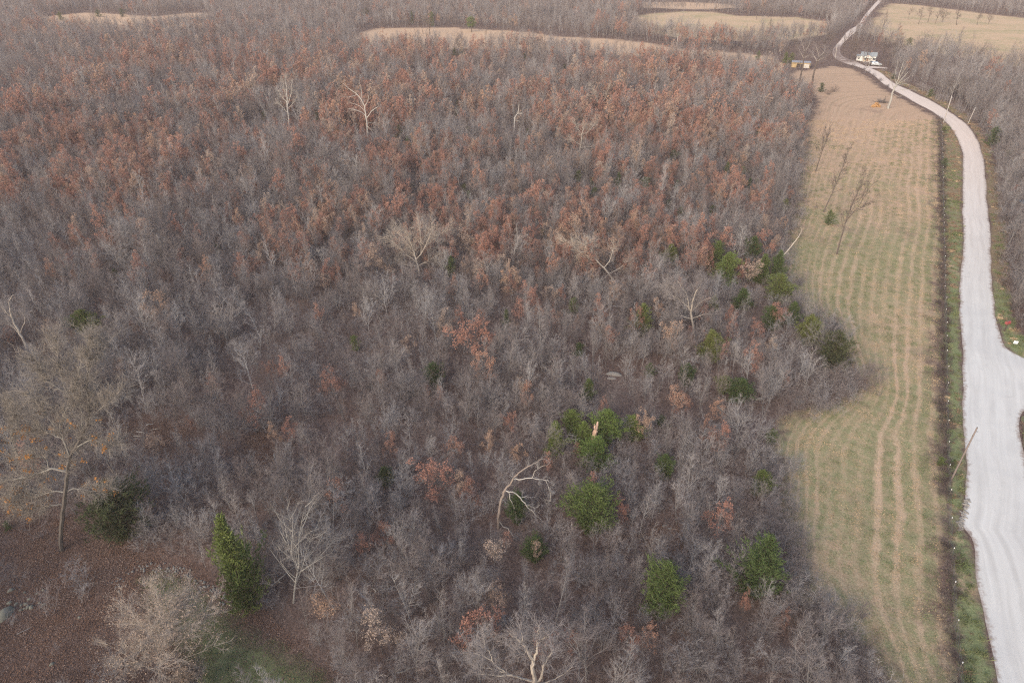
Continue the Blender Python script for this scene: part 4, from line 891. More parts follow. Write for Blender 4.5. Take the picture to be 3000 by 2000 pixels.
def individuals(mask, n):
    ids = np.nonzero(mask & vis)[0]; return ids[np.argsort(dist[ids])[:n]]
bare_ids = individuals(~russ & ~right, 270); right_ids = individuals(~russ & right, 20); oak_ids = individuals(russ, 240)
own = np.zeros(len(P), bool)
for ids in (bare_ids, right_ids, oak_ids): own[ids] = True
nb = len(BARE.var)
desc_of = ['slender grey bare tree'] * 5 + ['upright grey bare tree'] * 5 + ['spreading grey bare tree'] * 4 + ['bushy many-stemmed bare tree'] * 2
for i in list(bare_ids) + list(right_ids):
    vi = int(nrng.integers(0, nb)); h = BARE.var[vi][3] * hscale[i]
    o = place(BARE, vi, 'bare_tree', P[i, 0], P[i, 1], h, float(nrng.uniform(.85, 1.2)), None, (float(nrng.normal(0, .05)), float(nrng.normal(0, .05))))
    describe_later(o, desc_of[vi], 'tree', 'leafless trees of the wood')
for i in oak_ids:
    vi = int(nrng.integers(0, len(OAK.var))); h = 8.5 * hscale[i] * .95
    o = place(OAK, vi, 'russet_oak_tree', P[i, 0], P[i, 1], h, float(nrng.uniform(.6, .95)))
    describe_later(o, 'slender russet oak' if vi >= 4 else 'russet-leaved oak', 'tree', 'oaks that keep their russet leaves')
cut = P[:, 1] > 215
for nm, kn, kf, sel, wk_, lab in (('bare_wood', BARE, BAREF, ~russ & ~own, (.85, 1.2), 'mass of grey leafless trees filling the far slope'), ('russet_wood', OAK, OAKF, russ & ~own, (.6, .95), 'mass of russet-leaved young oaks over the far slope')):
    both = Kind(); both.var = kn.var + kf.var; idx = np.where(cut, len(kn.var) + nrng.integers(0, len(kf.var), len(P)), nrng.integers(0, len(kn.var), len(P)))
    scatter(nm, both, P[sel], hscale[sel], idx[sel], lab, 'woodland', wk=nrng.uniform(*wk_, sel.sum()))

# undergrowth: low twiggy saplings under and between the trees
for i in range(4):
    T, C = MB(), MB()
    for k in range(7):
        st = branch(Vector((rng.gauss(0, .35), rng.gauss(0, .35), -.1)), Vector((rng.gauss(0, .4), rng.gauss(0, .4), 1)), rng.uniform(1.4, 2.8), 0, 4, .1, .03)
        T.tube(st, [.018, .015, .012, .009, 0], 3)
        for q in range(9):
            p, d = interp(st, rng.uniform(.2, 1)); L = rng.uniform(.4, 1.0); e = p + (d * .6 + perp(d) * .8) * L; C.tube([p, e], [.010, 0], 3)
            for w in range(4):
                p2 = p.lerp(e, rng.uniform(.2, 1)); C.tube([p2, p2 + (d * .5 + rv(.6)) * L * .5], [.008, 0], 3)
    BUSH.add(T, C, M['twig'], M['twig'], 2.5, 2.0, 'sapling')
U = wood_points(30, 240, 1.75, 9); kp = vnoise(U, 8, 80) > .30; U = U[kp]
WEp = np.array(smooth_line(WOOD_EDGE, 12)); off_ = nrng.normal(0, 1, (len(WEp), 2)) * 1.7; EB = WEp + off_; EB = EB[vnoise(EB, 9, 92) > .35]; EB = EB[EB[:, 1] < 250]
CB = fill(CLEARING, 70, 91); CB = CB[~in_poly(CB, GRASS)]; U = np.concatenate([U, EB, CB])
VB = fill(VERGE_R, 5200, 77); dvr, _ = near_line(VB, RR); VB = VB[(VB[:, 1] > 112) & (dvr > 1.3) & (nrng.uniform(0, 1, len(VB)) < np.clip(dvr / 4, .2, 1))]; U = np.concatenate([U, VB])
scatter('undergrowth', BUSH, U, nrng.uniform(.5, 1.45, len(U)), nrng.integers(0, 4, len(U)), 'low grey saplings and brush under the trees', 'undergrowth')

# ------------------------------------------------------------------ brush rows, single bushes and far meadow trees
def bush(px, py, wpx, hm, name, label, mat=None, group=None, later=False):
    b = ground(px, py); w = metres(b, wpx); T, C = MB(), MB(); n = max(9, int(w * 7))
    for k in range(n):
        st = branch(Vector((rng.gauss(0, w * .17), rng.gauss(0, w * .17), -.1)), Vector((rng.gauss(0, .5), rng.gauss(0, .5), 1)), hm * rng.uniform(.6, 1.1), 0, 4, .12, .02)
        T.tube(st, [.02, .016, .012, .009, 0], 3)
        for q in range(10):
            p, d = interp(st, rng.uniform(.2, 1)); L = rng.uniform(.3, .8) * max(.6, hm / 3); e = p + (d * .6 + perp(d) * .8) * L; C.tube([p, e], [.012, 0], 3)
            for w_ in range(4):
                p2 = p.lerp(e, rng.uniform(.2, 1)); C.tube([p2, p2 + (d * .5 + rv(.6)) * L * .5], [.009, 0], 3)
    o = empty(name, b); T.build('stems', mat or M['dark_bark'], o); C.build('crown', mat or M['dark_bark'], o)
    if later: describe_later(o, label, 'bush', group)
    else: tag(o, label, 'bush', group)
    return o
M['brush'] = m_bark('brown_brush', [(0, (.065, .052, .048)), (1, (.12, .095, .085))])
FL = [Vector((*p, 0)) for p in FENCE]
fl_len = [0.0]
for a, b in zip(FL, FL[1:]): fl_len.append(fl_len[-1] + (b - a).length)
def on_fence(s):
    for i in range(len(FL) - 1):
        if fl_len[i + 1] >= s: return FL[i].lerp(FL[i + 1], (s - fl_len[i]) / max(fl_len[i + 1] - fl_len[i], 1e-6)), (FL[i + 1] - FL[i]).normalized()
    return FL[-1], (FL[-1] - FL[-2]).normalized()
# the fence: steel posts with white tips and three wires
fo = empty('wire_fence', FL[0]); nposts = int(fl_len[-1] / 5.0)
pm, tipm, wm = m_plain('fence_post_steel', (.12, .11, .10), .6), m_plain('post_tip_paint', (.75, .75, .73), .6), m_plain('fence_wire', (.25, .24, .23), .5, .6)
PM = MB(); PM.box((0, 0, .62), (.07, .05, 1.44)); pme = PM.mesh('post', pm); TM = MB(); TM.box((0, 0, 1.40), (.085, .065, .12)); tme = TM.mesh('post_tip', tipm)
tops = []
for k in range(nposts + 1):
    p, d = on_fence(min(k * 5.0, fl_len[-1] - .01))
    c = bpy.data.objects.new('post', pme); link(c, fo); c.location = p - FL[0]; c.rotation_euler = (rng.gauss(0, .04), rng.gauss(0, .04), math.atan2(d.y, d.x))
    t_ = bpy.data.objects.new('post_tip', tme); link(t_, c); tops.append(p - FL[0])
for z in (.45, .85, 1.22):
    wmb = MB(); wmb.tube([q + Vector((0, 0, z + (-.03 if i % 2 else 0))) for i, q in enumerate(tops)], [.006] * len(tops), 3, tip=False); wmb.build('wire', wm, fo)
tag(fo, 'wire fence on short posts between the mown field and the gravel road', 'fence')
# brush grown along the fence: one thing per clump
s = 1.0
while s < fl_len[-1] - 1:
    p, d = on_fence(s); q = project(p.x, p.y); px_, py_ = q
    dens_ = vnoise(np.array([[s, 3.0]]), 9, 5)[0]
    if dens_ > .16 and py_ < 2080:
        side_ = d.cross(Vector((0, 0, 1)))
        pp = p + side_ * rng.uniform(-.3, .5); q = project(pp.x, pp.y)
        f_ = (pp.y * CP + CAM_H * SP) / F
        bush(q[0], q[1], 2.3 / f_, rng.uniform(.8, 1.7), 'fence_brush', 'dark fence-row brush', M['brush'], 'brush along the fence row', True)
    s += rng.uniform(1.5, 3.0)
for px_, py_, w_, h_, lab in [(2935, 760, 40, 2.2, 'brown brush'), (2950, 840, 46, 2.4, 'brown brush'), (2965, 905, 46, 2.2, 'brown brush'), (2990, 955, 50, 2.4, 'brown brush'), (2920, 560, 34, 2.0, 'brown brush'), (2935, 640, 36, 2.0, 'brown brush'),
                              (2905, 480, 30, 2.0, 'brown brush'), (2440, 270, 26, 3.0, 'reddish bush'), (2426, 278, 22, 2.4, 'reddish bush'), (2980, 700, 60, 3.0, 'brown brush'), (2990, 800, 60, 3.0, 'brown brush'), (3003, 1262, 36, 1.6, 'dark bush'), (3020, 1330, 40, 1.6, 'dark bush'),
                              (2985, 880, 40, 2.6, 'brown brush'), (2530, 205, 14, 1.6, 'roadside brush'), (2545, 214, 14, 1.6, 'roadside brush'), (2560, 224, 15, 1.6, 'roadside brush'), (2578, 237, 15, 1.4, 'roadside brush'), (2598, 254, 15, 1.2, 'roadside brush'), (2500, 196, 14, 1.6, 'roadside brush')]:
    bush(px_, py_, w_, h_, 'bush', lab, M['brush'], 'brush beside the road', True)
for bx, by, ty, wk, vi in [(2597, 62, 30, 1.5, 13), (2690, 72, 22, 1.5, 11), (2718, 66, 15, 1.4, 12), (2740, 70, 24, 1.6, 15), (2802, 74, 20, 1.6, 13), (2862, 74, 34, 1.5, 11), (2760, 66, 30, 1.8, 14), (2660, 58, 22, 1.6, 12), (2895, 72, 40, 1.4, 10), (2093, 38, 10, 1.4, 13), (2217, 58, 8, 1.8, 12), (2190, 48, 10, 1.8, 11), (2250, 52, 12, 1.8, 13),
                           (2290, 55, 15, 1.7, 12), (2492, 182, 110, 1.3, 10), (2505, 170, 105, 1.3, 12), (2470, 158, 100, 1.3, 13), (2585, 170, 110, 1.3, 10), (2600, 190, 125, 1.3, 11), (2612, 200, 140, 1.2, 12), (2480, 135, 85, 1.3, 11), (2500, 125, 80, 1.3, 13), (2430, 140, 90, 1.3, 10), (2330, 165, 110, 1.3, 12), (2365, 160, 110, 1.2, 11), (2395, 170, 118, 1.2, 13), (2300, 185, 140, 1.2, 10), (2620, 170, 112, 1.3, 14), (2534, 184, 120, 1.5, 11), (2258, 100, 52, 1.6, 13), (2450, 70, 38, 1.4, 11), (2500, 50, 28, 1.5, 12), (1258, 104, 42, 1.5, 11), (1240, 100, 45, 1.4, 12), (1258, 98, 44, 1.3, 13), (2800, 160, 135, 1.3, 12), (2840, 172, 140, 1.3, 13), (2420, 120, 80, 1.3, 12), (2390, 122, 85, 1.3, 13), (2410, 150, 105, 1.3, 14)]:
    b = ground(bx, by); h = height_to(b, ty); o = place(DARK, vi, 'meadow_tree', b.x, b.y, h, wk); describe_later(o, 'spreading bare tree on open ground', 'tree', 'bare trees on open ground')

# ------------------------------------------------------------------ utility poles
wood_m = m_plain('weathered_pole_wood', (.19, .155, .14), .9, 0, .5, 4.0); pale_m = m_plain('pale_pole_wood', (.36, .33, .30), .9, 0, .3, 4.0); iron_m = m_plain('dark_iron', (.06, .06, .06), .5, .4); cer_m = m_plain('insulator_glass', (.35, .38, .40), .3)
def pole(bx, by, tx, ty, mat, label, rad=.15):
    b = ground(bx, by); h = height_to(b, ty); top = at_depth(tx, ty, b.y); dx = top.x - b.x
    o = empty('utility_pole', b); s_ = MB(); s_.tube([Vector((0, 0, -.3)), Vector((dx * .5, 0, h * .5)), Vector((dx, 0, h))], [rad, rad * .86, rad * .72], 8, tip=False); s_.build('shaft', mat, o, True)
    k = MB(); k.tube([Vector((dx, 0, h)), Vector((dx, 0, h + .06))], [rad * .76, rad * .5], 8, tip=False); k.build('cap', iron_m, o)
    for j, z in enumerate((.93, .86)):
        br_ = MB(); br_.tube([Vector((dx * z, 0, h * z)), Vector((dx * z + (.32 if j == 0 else -.28), -.05, h * z + .02))], [.035, .03], 5, tip=False); bo = br_.build('bracket', iron_m, o)
        ins = MB(); x_ = dx * z + (.32 if j == 0 else -.28); ins.tube([Vector((x_, -.05, h * z)), Vector((x_, -.05, h * z + .10)), Vector((x_, -.05, h * z + .16))], [.05, .07, .04], 7, tip=False); ins.build('insulator', cer_m, bo)
    tag(o, label, 'utility pole', 'utility poles along the road'); return o
pole(2785, 1408, 2863, 1252, wood_m, 'brown wooden utility pole leaning over the edge of the white gravel', .115)
pole(2764, 360, 2789, 281, pale_m, 'pale utility pole on the outside of the road bend'); pole(2836, 362, 2858, 315, pale_m, 'thin pale utility pole among the trees right of the bend', .13)
pole(2543, 200, 2552, 168, pale_m, 'pale utility pole in front of the white house'); pole(2447, 172, 2453, 128, pale_m, 'whitish utility pole between the shed and the white house'); pole(2283, 152, 2293, 105, pale_m, 'whitish utility pole behind the evergreens by the shed')
pole(1978, 168, 1986, 106, pale_m, 'thin pale pole standing at the far end of the wood')

# ------------------------------------------------------------------ white house
white_m = m_plain('white_clapboard', (.62, .61, .59), .6, 0, .2); roof_m = m_plain('grey_green_metal_roof', (.27, .30, .31), .6, .1, .3, 1.0); glass_m = m_plain('dark_window_glass', (.03, .035, .04), .1, 0, .1, 1, .6); trim_m = m_plain('pale_green_trim', (.60, .66, .60), .6); cream_m = m_plain('cream_wall', (.62, .52, .38), .7, 0, .3)
red_m = m_plain('dark_red_vent', (.25, .08, .08), .7); brick_m = m_plain('chimney_brick', (.30, .15, .11), .8); stone_m = m_plain('porch_stone', (.42, .38, .34), .9)
hb = ground(2541, 181); hrz = -0.42
H = empty('white_house', hb, hrz); H.scale = (.8,) * 3
def hbox(name, c, size, mat, parent=H): return MB().box(c, size).build(name, mat, parent)
hbox('wall', (0, 2.6, 1.55), (8.4, 5.2, 3.1), white_m); hbox('wall', (-5.0, 3.0, 1.25), (2.6, 3.4, 2.5), white_m)
def gable(name, x0, x1, y0, y1, z0, z1, mat, along='x', over=.35, th=.12, parent=H):
    B = MB()
    if along == 'x':
        ym = (y0 + y1) / 2
        for sgn, ye in ((-1, y0 - over), (1, y1 + over)):
            B.add([(x0 - over, ye, z0), (x1 + over, ye, z0), (x1 + over, ym, z1), (x0 - over, ym, z1), (x0 - over, ye, z0 + th), (x1 + over, ye, z0 + th), (x1 + over, ym, z1 + th), (x0 - over, ym, z1 + th)],
                  [(0, 1, 2, 3), (7, 6, 5, 4), (0, 4, 5, 1), (1, 5, 6, 2), (3, 2, 6, 7), (0, 3, 7, 4)])
    else:
        xm = (x0 + x1) / 2
        for xe in (x0 - over, x1 + over):
            B.add([(xe, y0 - over, z0), (xe, y1, z0), (xm, y1, z1), (xm, y0 - over, z1), (xe, y0 - over, z0 + th), (xe, y1, z0 + th), (xm, y1, z1 + th), (xm, y0 - over, z1 + th)],
                  [(0, 1, 2, 3), (7, 6, 5, 4), (0, 4, 5, 1), (1, 5, 6, 2), (3, 2, 6, 7), (0, 3, 7, 4)])
    return B.build(name, mat, parent)
rf = gable('roof', -4.2, 4.2, 0, 5.2, 3.0, 4.9, roof_m); gable('roof', -6.3, -3.75, 1.3, 4.7, 2.45, 3.3, roof_m)
gf = MB(); gf.add([(-2.9, -1.5, 2.55), (2.3, -1.5, 2.55), (-.3, -1.5, 4.0), (-2.9, -1.3, 2.55), (2.3, -1.3, 2.55), (-.3, -1.3, 4.0)], [(0, 1, 2), (5, 4, 3), (0, 3, 4, 1), (1, 4, 5, 2), (2, 5, 3, 0)]); gf.build('porch_gable', white_m, H)
gable('porch_roof', -2.9, 2.3, -1.6, 2.2, 2.55, 4.08, roof_m, 'y', .3); hbox('vent', (-.3, -1.56, 3.2), (.5, .1, .5), red_m); hbox('porch_beam', (-.3, -1.4, 2.42), (5.2, .22, .24), trim_m); hbox('porch_floor', (-.3, -.78, .12), (5.2, 1.5, .3), stone_m)
for x in (-2.8, -1.1, .5, 2.2): hbox('porch_post', (x, -1.38, 1.28), (.18, .18, 2.05), white_m)
hbox('porch_wall', (-.3, -.06, 1.4), (4.6, .1, 2.2), cream_m); d_ = hbox('door', (-.2, -.14, 1.25), (.95, .08, 2.0), m_plain('brown_door', (.22, .12, .07), .5)); hbox('door_handle', (.18, -.2, 1.2), (.06, .06, .12), iron_m, d_)
for x, y, w_, z, hh in ((-1.6, -.13, .8, 1.5, 1.2), (1.2, -.13, .8, 1.5, 1.2), (2.95, -.03, .75, 1.65, 1.3), (3.75, -.03, .6, 1.65, 1.3), (-5.0, 1.27, .7, 1.4, 1.2)):
    wdw = hbox('window', (x, y, z), (w_ + .24, .06, hh + .24), white_m); hbox('pane', (x, y - .04, z + hh * .26), (w_, .05, hh * .46), glass_m, wdw); hbox('pane', (x, y - .04, z - hh * .26), (w_, .05, hh * .46), glass_m, wdw)
hbox('chimney', (1.2, 2.9, 5.0), (.6, .6, 1.4), brick_m); tag(H, 'small white house with a gabled porch and grey metal roof beside the road', 'house')

# ------------------------------------------------------------------ open shed
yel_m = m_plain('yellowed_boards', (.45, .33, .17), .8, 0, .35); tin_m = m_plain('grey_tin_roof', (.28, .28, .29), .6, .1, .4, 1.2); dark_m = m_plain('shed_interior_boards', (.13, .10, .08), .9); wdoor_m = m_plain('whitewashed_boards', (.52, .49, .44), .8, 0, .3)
sb = ground(2345, 199); SH = empty('open_shed', sb, -.30); SH.scale = (.85,) * 3
def sbox(name, c, size, mat, parent=SH): return MB().box(c, size).build(name, mat, parent)
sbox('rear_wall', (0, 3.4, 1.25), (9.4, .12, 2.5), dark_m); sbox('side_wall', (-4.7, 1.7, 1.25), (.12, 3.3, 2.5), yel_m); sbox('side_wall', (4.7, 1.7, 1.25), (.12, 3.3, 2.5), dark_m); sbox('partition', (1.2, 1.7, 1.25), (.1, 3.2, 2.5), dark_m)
for k in range(8): sbox('wall_board', (-4.6 + k * .28 + .14, 0, .95 + .0), (.26, .06 + .02 * (k % 2), 1.9), yel_m)
for k in range(24): sbox('fascia_board', (-4.6 + k * .39 + .1, -.02 - .012 * (k % 2), 2.28), (.37, .05, .5), yel_m)
for k in range(9): sbox('door_board', (1.7 + k * .30, -.01 - .015 * (k % 2), 1.0), (.28, .06, 2.05), wdoor_m)
sbox('post', (-2.3, 0, 1.0), (.16, .16, 2.0), yel_m); sbox('post', (-.2, 0, 1.0), (.16, .16, 2.0), yel_m); sbox('post', (1.4, 0, 1.0), (.16, .16, 2.0), yel_m); sbox('post', (4.6, 0, 1.0), (.16, .16, 2.0), yel_m)
for k in range(13):
    x = -4.9 + k * .76; B = MB(); z0, z1 = 2.62, 2.95; lift = .012 * (k % 2)
    B.add([(x, -.5, z0 + lift), (x + .74, -.5, z0 + lift), (x + .74, 3.8, z1 + lift), (x, 3.8, z1 + lift), (x, -.5, z0 + .05 + lift), (x + .74, -.5, z0 + .05 + lift), (x + .74, 3.8, z1 + .05 + lift), (x, 3.8, z1 + .05 + lift)],
          [(3, 2, 1, 0), (4, 5, 6, 7), (0, 1, 5, 4), (1, 2, 6, 5), (2, 3, 7, 6), (3, 0, 4, 7)]); B.build('roof_sheet', tin_m, SH)
tag(SH, 'low open-fronted shed with yellowed boards, whitewashed door and grey tin roof', 'shed')

# ------------------------------------------------------------------ cars by the house
def car(name, loc, rz, paint, label, L=4.6, W_=1.85, suv=True):
    o = empty(name, loc, rz); prof = [(-L/2, .45), (-L/2, .95), (-L/2 + .12, 1.02), (-L/2 + .25, 1.62), (-L/2 + .6, 1.72), (.35, 1.70), (1.05, 1.10), (L/2 - .2, .98), (L/2, .8), (L/2, .42)]
    B = MB(); n = len(prof); V = []
    for sgn in (-1, 1):
        for x, z in prof: V.append((x, sgn * (W_ / 2 - (.16 if z > 1.2 else 0.0)), z))
    B.add(V, [tuple(range(n)), tuple(range(2 * n - 1, n - 1, -1))] + [(i, i + n, (i + 1) % n + n, (i + 1) % n) for i in range(n)]); bd = B.build('body', paint, o)
    for sgn in (-1, 1):
        for x0, x1 in ((-1.95, -.95), (-.85, .0), (.08, .62)):
            q = MB(); y = sgn * (W_ / 2 - .05); q.add([(x0, y, 1.12), (x1 + (.12 if x1 > .5 else 0), y, 1.12), (x1 - (.12 if x1 > .5 else 0), sgn * (W_ / 2 - .145), 1.58), (x0 + .04, sgn * (W_ / 2 - .145), 1.58),
                  (x0, y - sgn * .06, 1.12), (x1, y - sgn * .06, 1.12), (x1 - .1, y - sgn * .16, 1.58), (x0, y - sgn * .16, 1.58)], [(0, 1, 2, 3), (4, 7, 6, 5), (0, 4, 5, 1), (1, 5, 6, 2), (2, 6, 7, 3), (3, 7, 4, 0)]); q.build('window', glass_m, o)
        for x in (-L/2 + .85, L/2 - .85):
            t = MB(); t.tube([Vector((x, sgn * (W_/2 - .22), .34)), Vector((x, sgn * (W_/2 + .02), .34))], [.34, .34], 14, tip=False); wo_ = t.build('wheel', rubber_m, o)
            t = MB(); t.tube([Vector((x, sgn * (W_/2), .34)), Vector((x, sgn * (W_/2 + .03), .34))], [.2, .2], 12, tip=False); t.build('rim', rim_m, wo_)
        MB().box((L/2 - .02, sgn * .65, .78), (.1, .38, .16)).build('headlight', cer_m, o); MB().box((-L/2 + .02, sgn * .75, .95), (.1, .2, .3)).build('tail_light', red_m, o)
    MB().box((.72, 0, 1.42), (.06, W_ - .5, .5)).build('windscreen', glass_m, o)
    tag(o, label, 'car'); return o
rubber_m = m_plain('tyre_rubber', (.025, .025, .025), .8); rim_m = m_plain('alloy_rim', (.4, .4, .4), .35, .7)
cb = ground(2566, 193); car('parked_car', cb, -.25, m_plain('silver_paint', (.50, .53, .54), .3, .5, .1), 'silver sport utility car parked in front of the white house')
cb = ground(2550, 190.5); car('parked_car', cb, 1.1, m_plain('black_paint', (.03, .03, .033), .3, .1, .1), 'dark car half hidden behind the silver one by the house', 4.2, 1.75)

# ------------------------------------------------------------------ mailbox, signs, tin sheets, drive to the house
mb = ground(2942, 970); mo = empty('mailbox', mb, .35)
MB().box((0, 0, .5), (.1, .1, 1.2)).build('post', m_plain('dark_post_wood', (.07, .05, .04), .9), mo)
B = MB(); prof = [(-.16, 1.05), (.16, 1.05), (.16, 1.28), (.11, 1.38), (0, 1.42), (-.11, 1.38), (-.16, 1.28)]; n = 7
B.add([(x, y, z) for x in (-.32, .32) for y, z in prof], [tuple(range(n - 1, -1, -1)), tuple(range(n, 2 * n))] + [(i, (i + 1) % n, (i + 1) % n + n, i + n) for i in range(n)])
mr = m_plain('red_mailbox_paint', (.27, .07, .065), .45, 0, .3); mo.scale = (1.4,) * 3; bx_ = B.build('box', mr, mo); MB().box((.335, 0, 1.2), (.02, .26, .26)).build('door', mr, mo); MB().box((-.1, -.18, 1.36), (.12, .02, .2)).build('flag', m_plain('flag_red', (.45, .05, .05), .5), mo)
tag(mo, 'red mailbox on a dark post at the grassy road corner', 'mailbox')
sg = ground(2972, 1012); so = empty('yard_sign', sg, -.25); sp_ = m_plain('white_sign_board', (.82, .82, .82), .6, 0, .06); MB().box((0, 0, .62), (.64, .03, .50)).build('panel', sp_, so)
for x in (-.22, .22): MB().box((x, .02, .2), (.02, .02, .55)).build('stake', iron_m, so)
MB().box((0, -.018, .70), (.46, .006, .05)).build('printed_line', m_plain('grey_print', (.5, .5, .52), .7), so); tag(so, 'small white yard sign in the grass at the road corner', 'sign')
yg = ground(2990, 1017); yo = empty('road_sign', yg, -.2); MB().box((0, 0, 1.1), (.07, .06, 2.4)).build('post', iron_m, yo)
B = MB(); B.add([(x, y, z) for y in (-.05, -.03) for x, z in ((0, 1.5), (.42, 1.92), (0, 2.34), (-.42, 1.92))], [(0, 1, 2, 3), (7, 6, 5, 4), (0, 4, 5, 1), (1, 5, 6, 2), (2, 6, 7, 3), (3, 7, 4, 0)])
yy = B.build('panel', m_plain('yellow_sign_paint', (.62, .62, .05), .5, 0, .05), yo); yo.location.x += .45; tag(yo, 'yellow diamond road sign on a black post at the right edge', 'sign')
tsb = ground(2998, 612); to_ = empty('tin_sheet_pile', tsb, .5); ts_m = m_plain('blue_grey_tin', (.28, .34, .38), .4, .5, .5, 2.0)
for k, (z, tx, off) in enumerate(((.5, .35, 0), (.95, .5, .5), (1.35, .25, 1.0))):
    B = MB(); nn = 12
    for i in range(nn): B.box((-1.5 + i * .26, off, z + (.03 if i % 2 else 0)), (.25, 1.6, .03))
    q = B.build('tin_sheet', ts_m, to_); q.rotation_euler = (tx, .08 * k, 0)
MB().box((0, .6, .35), (2.6, 1.2, .7)).build('timber_stack', dark_m, to_)
tag(to_, 'blue-grey tin sheets piled among brush at the right edge', 'scrap')
drv = gp([(2528, 196), (2545, 194), (2580, 196.5), (2600, 199), (2600, 201.5), (2575, 200), (2550, 200), (2540, 203)])
sheet('driveway', drv, .014, .6, M['road'], lambda V: {'across': np.full(len(V), 1.0), 'along': V[:, 0], 'far': np.ones(len(V))})

# ------------------------------------------------------------------ firewood, brush pile
lb = ground(2566, 314); lo_ = empty('firewood_pile', lb, .1); split_m = m_plain('fresh_split_wood', (.46, .26, .105), .8, 0, .4, 5.0)
for k in range(90):
    lay = rng.random() ** 1.5; hw = 1.75 * (1 - lay * .75); x, y, z = rng.uniform(-hw, hw), rng.uniform(-.8, .8) * (1 - lay * .6), .10 + lay * 1.5 * (1 - abs(rng.uniform(-1, 1)) * .25)
    d = Vector((rng.gauss(0, 1), rng.gauss(0, 1), rng.gauss(0, .5))).normalized() * .24; c = Vector((x, y, z)); q = MB(); q.tube([c - d, c + d], [.15, .14], 5, tip=False); q.build('split_log', split_m, lo_)
tag(lo_, 'orange heap of freshly split firewood near the dead tree by the road', 'firewood')
bb = ground(2582, 302); bo_ = empty('brush_pile', bb); T = MB(); C = MB()
for k in range(60):
    p = Vector((rng.gauss(0, 1.0), rng.gauss(0, .7), rng.uniform(0, .5))); d = Vector((rng.gauss(0, 1), rng.gauss(0, 1), abs(rng.gauss(0, .5)))).normalized(); st = branch(p, d, rng.uniform(1, 2.8), 0, 4, .12, 0); T.tube(st, [.05, .04, .03, .02, 0], 4)
    for q in range(6):
        p2, d2 = interp(st, rng.uniform(.3, 1)); C.tube([p2, p2 + (d2 + rv(.6)) * rng.uniform(.3, .8)], [.014, 0], 3)
T.tube([Vector((.6, 0, 0)), Vector((.8, 0, 1.6)), Vector((1.2, .1, 3.4))], [.1, .08, .03], 5)
T.build('branches', M['dark_bark'], bo_); C.build('twigs', M['bark'], bo_); tag(bo_, 'dark heap of cut branches behind the orange firewood', 'brush pile')

# ------------------------------------------------------------------ stones and fallen wood
lich_m = m_plain('lichen_grey_stone', (.21, .205, .165), .9, 0, .6, 1.5); grey_st = m_plain('grey_stone', (.19, .19, .18), .9, 0, .6, 2.0); pale_st = m_plain('pale_limestone', (.27, .25, .22), .9, 0, .4, 2.0)
def rock_mesh(sx, sy, sz, seed, mat):
    r_ = random.Random(seed); B = MB(); rings = 5; seg = 9; V = []; Fs = []
    lob = [r_.uniform(.75, 1.2) for _ in range(seg)]
    for i in range(rings):
        t = i / (rings - 1); rr = math.cos(t * math.pi / 2 * .93) ** .55
        for k in range(seg):
            a = 2 * math.pi * k / seg; q = rr * lob[k] * r_.uniform(.93, 1.07); V.append((sx * q * math.cos(a), sy * q * math.sin(a), sz * (t * 1.25 - .25)))
    for i in range(rings - 1):
        for k in range(seg): Fs.append((i * seg + k, i * seg + (k + 1) % seg, (i + 1) * seg + (k + 1) % seg, (i + 1) * seg + k))
    Fs.append(tuple(range((rings - 1) * seg, rings * seg))); B.add(V, Fs); return B.mesh('stone', mat, True)
o = bpy.data.objects.new('boulder', rock_mesh(.72, .95, .75, 1, lich_m)); link(o); o.location = ground(18, 1800); tag(o, 'large rounded lichen-grey boulder at the left edge of the leafy clearing', 'boulder')
RM = [rock_mesh(.2, .16, .13, 10 + i, grey_st) for i in range(6)]; RP = [rock_mesh(.55, .22, .14, 30 + i, pale_st) for i in range(3)]; RL_ = [rock_mesh(.26, .2, .16, 50 + i, lich_m) for i in range(4)]
for k, (x, y, s_) in enumerate([(32, 1728, 1.3), (72, 1735, .7), (28, 1765, 1.1), (48, 1768, .9), (62, 1772, .8), (75, 1768, .9), (82, 1777, 1.1), (92, 1778, 1.2), (72, 1782, .8), (60, 1786, .8), (116, 1765, .7), (128, 1770, .8), (122, 1778, .6), (85, 1755, .9), (108, 1738, .6), (126, 1727, .6), (152, 1945, 1.1), (232, 1808, .8)]):
    o = bpy.data.objects.new('stone', RL_[k % 4]); link(o); o.location = ground(x, y); o.scale = (s_,) * 3; o.rotation_euler = (0, 0, rng.uniform(0, 6.28)); describe_later(o, 'small lichen-grey stone in the leaves', 'stone', 'stones near the boulder')
landmark(18, 1800, 'the large boulder'); landmark(190, 1860, 'the bare leafy slope')
sw = empty('stone_row', ground(480, 1680))
for k in range(150):
    t = rng.random(); pts_ = [(330, 1720), (375, 1680), (420, 1655), (490, 1662), (560, 1690), (610, 1722), (660, 1755), (690, 1770)]; f_ = t * 7; i = min(int(f_), 6); u = f_ - i
    x = pts_[i][0] * (1 - u) + pts_[i + 1][0] * u + rng.gauss(0, 11); y = pts_[i][1] * (1 - u) + pts_[i + 1][1] * u + rng.gauss(0, 8)
    c = bpy.data.objects.new('stone', RM[k % 6]); link(c, sw); c.location = ground(x, y) - sw.location; c.scale = (rng.uniform(.3, .95),) * 3; c.rotation_euler = (0, 0, rng.uniform(0, 6.28))
tag(sw, 'tumbled row of grey stones curving round the top of the grass clearing', 'stone row')
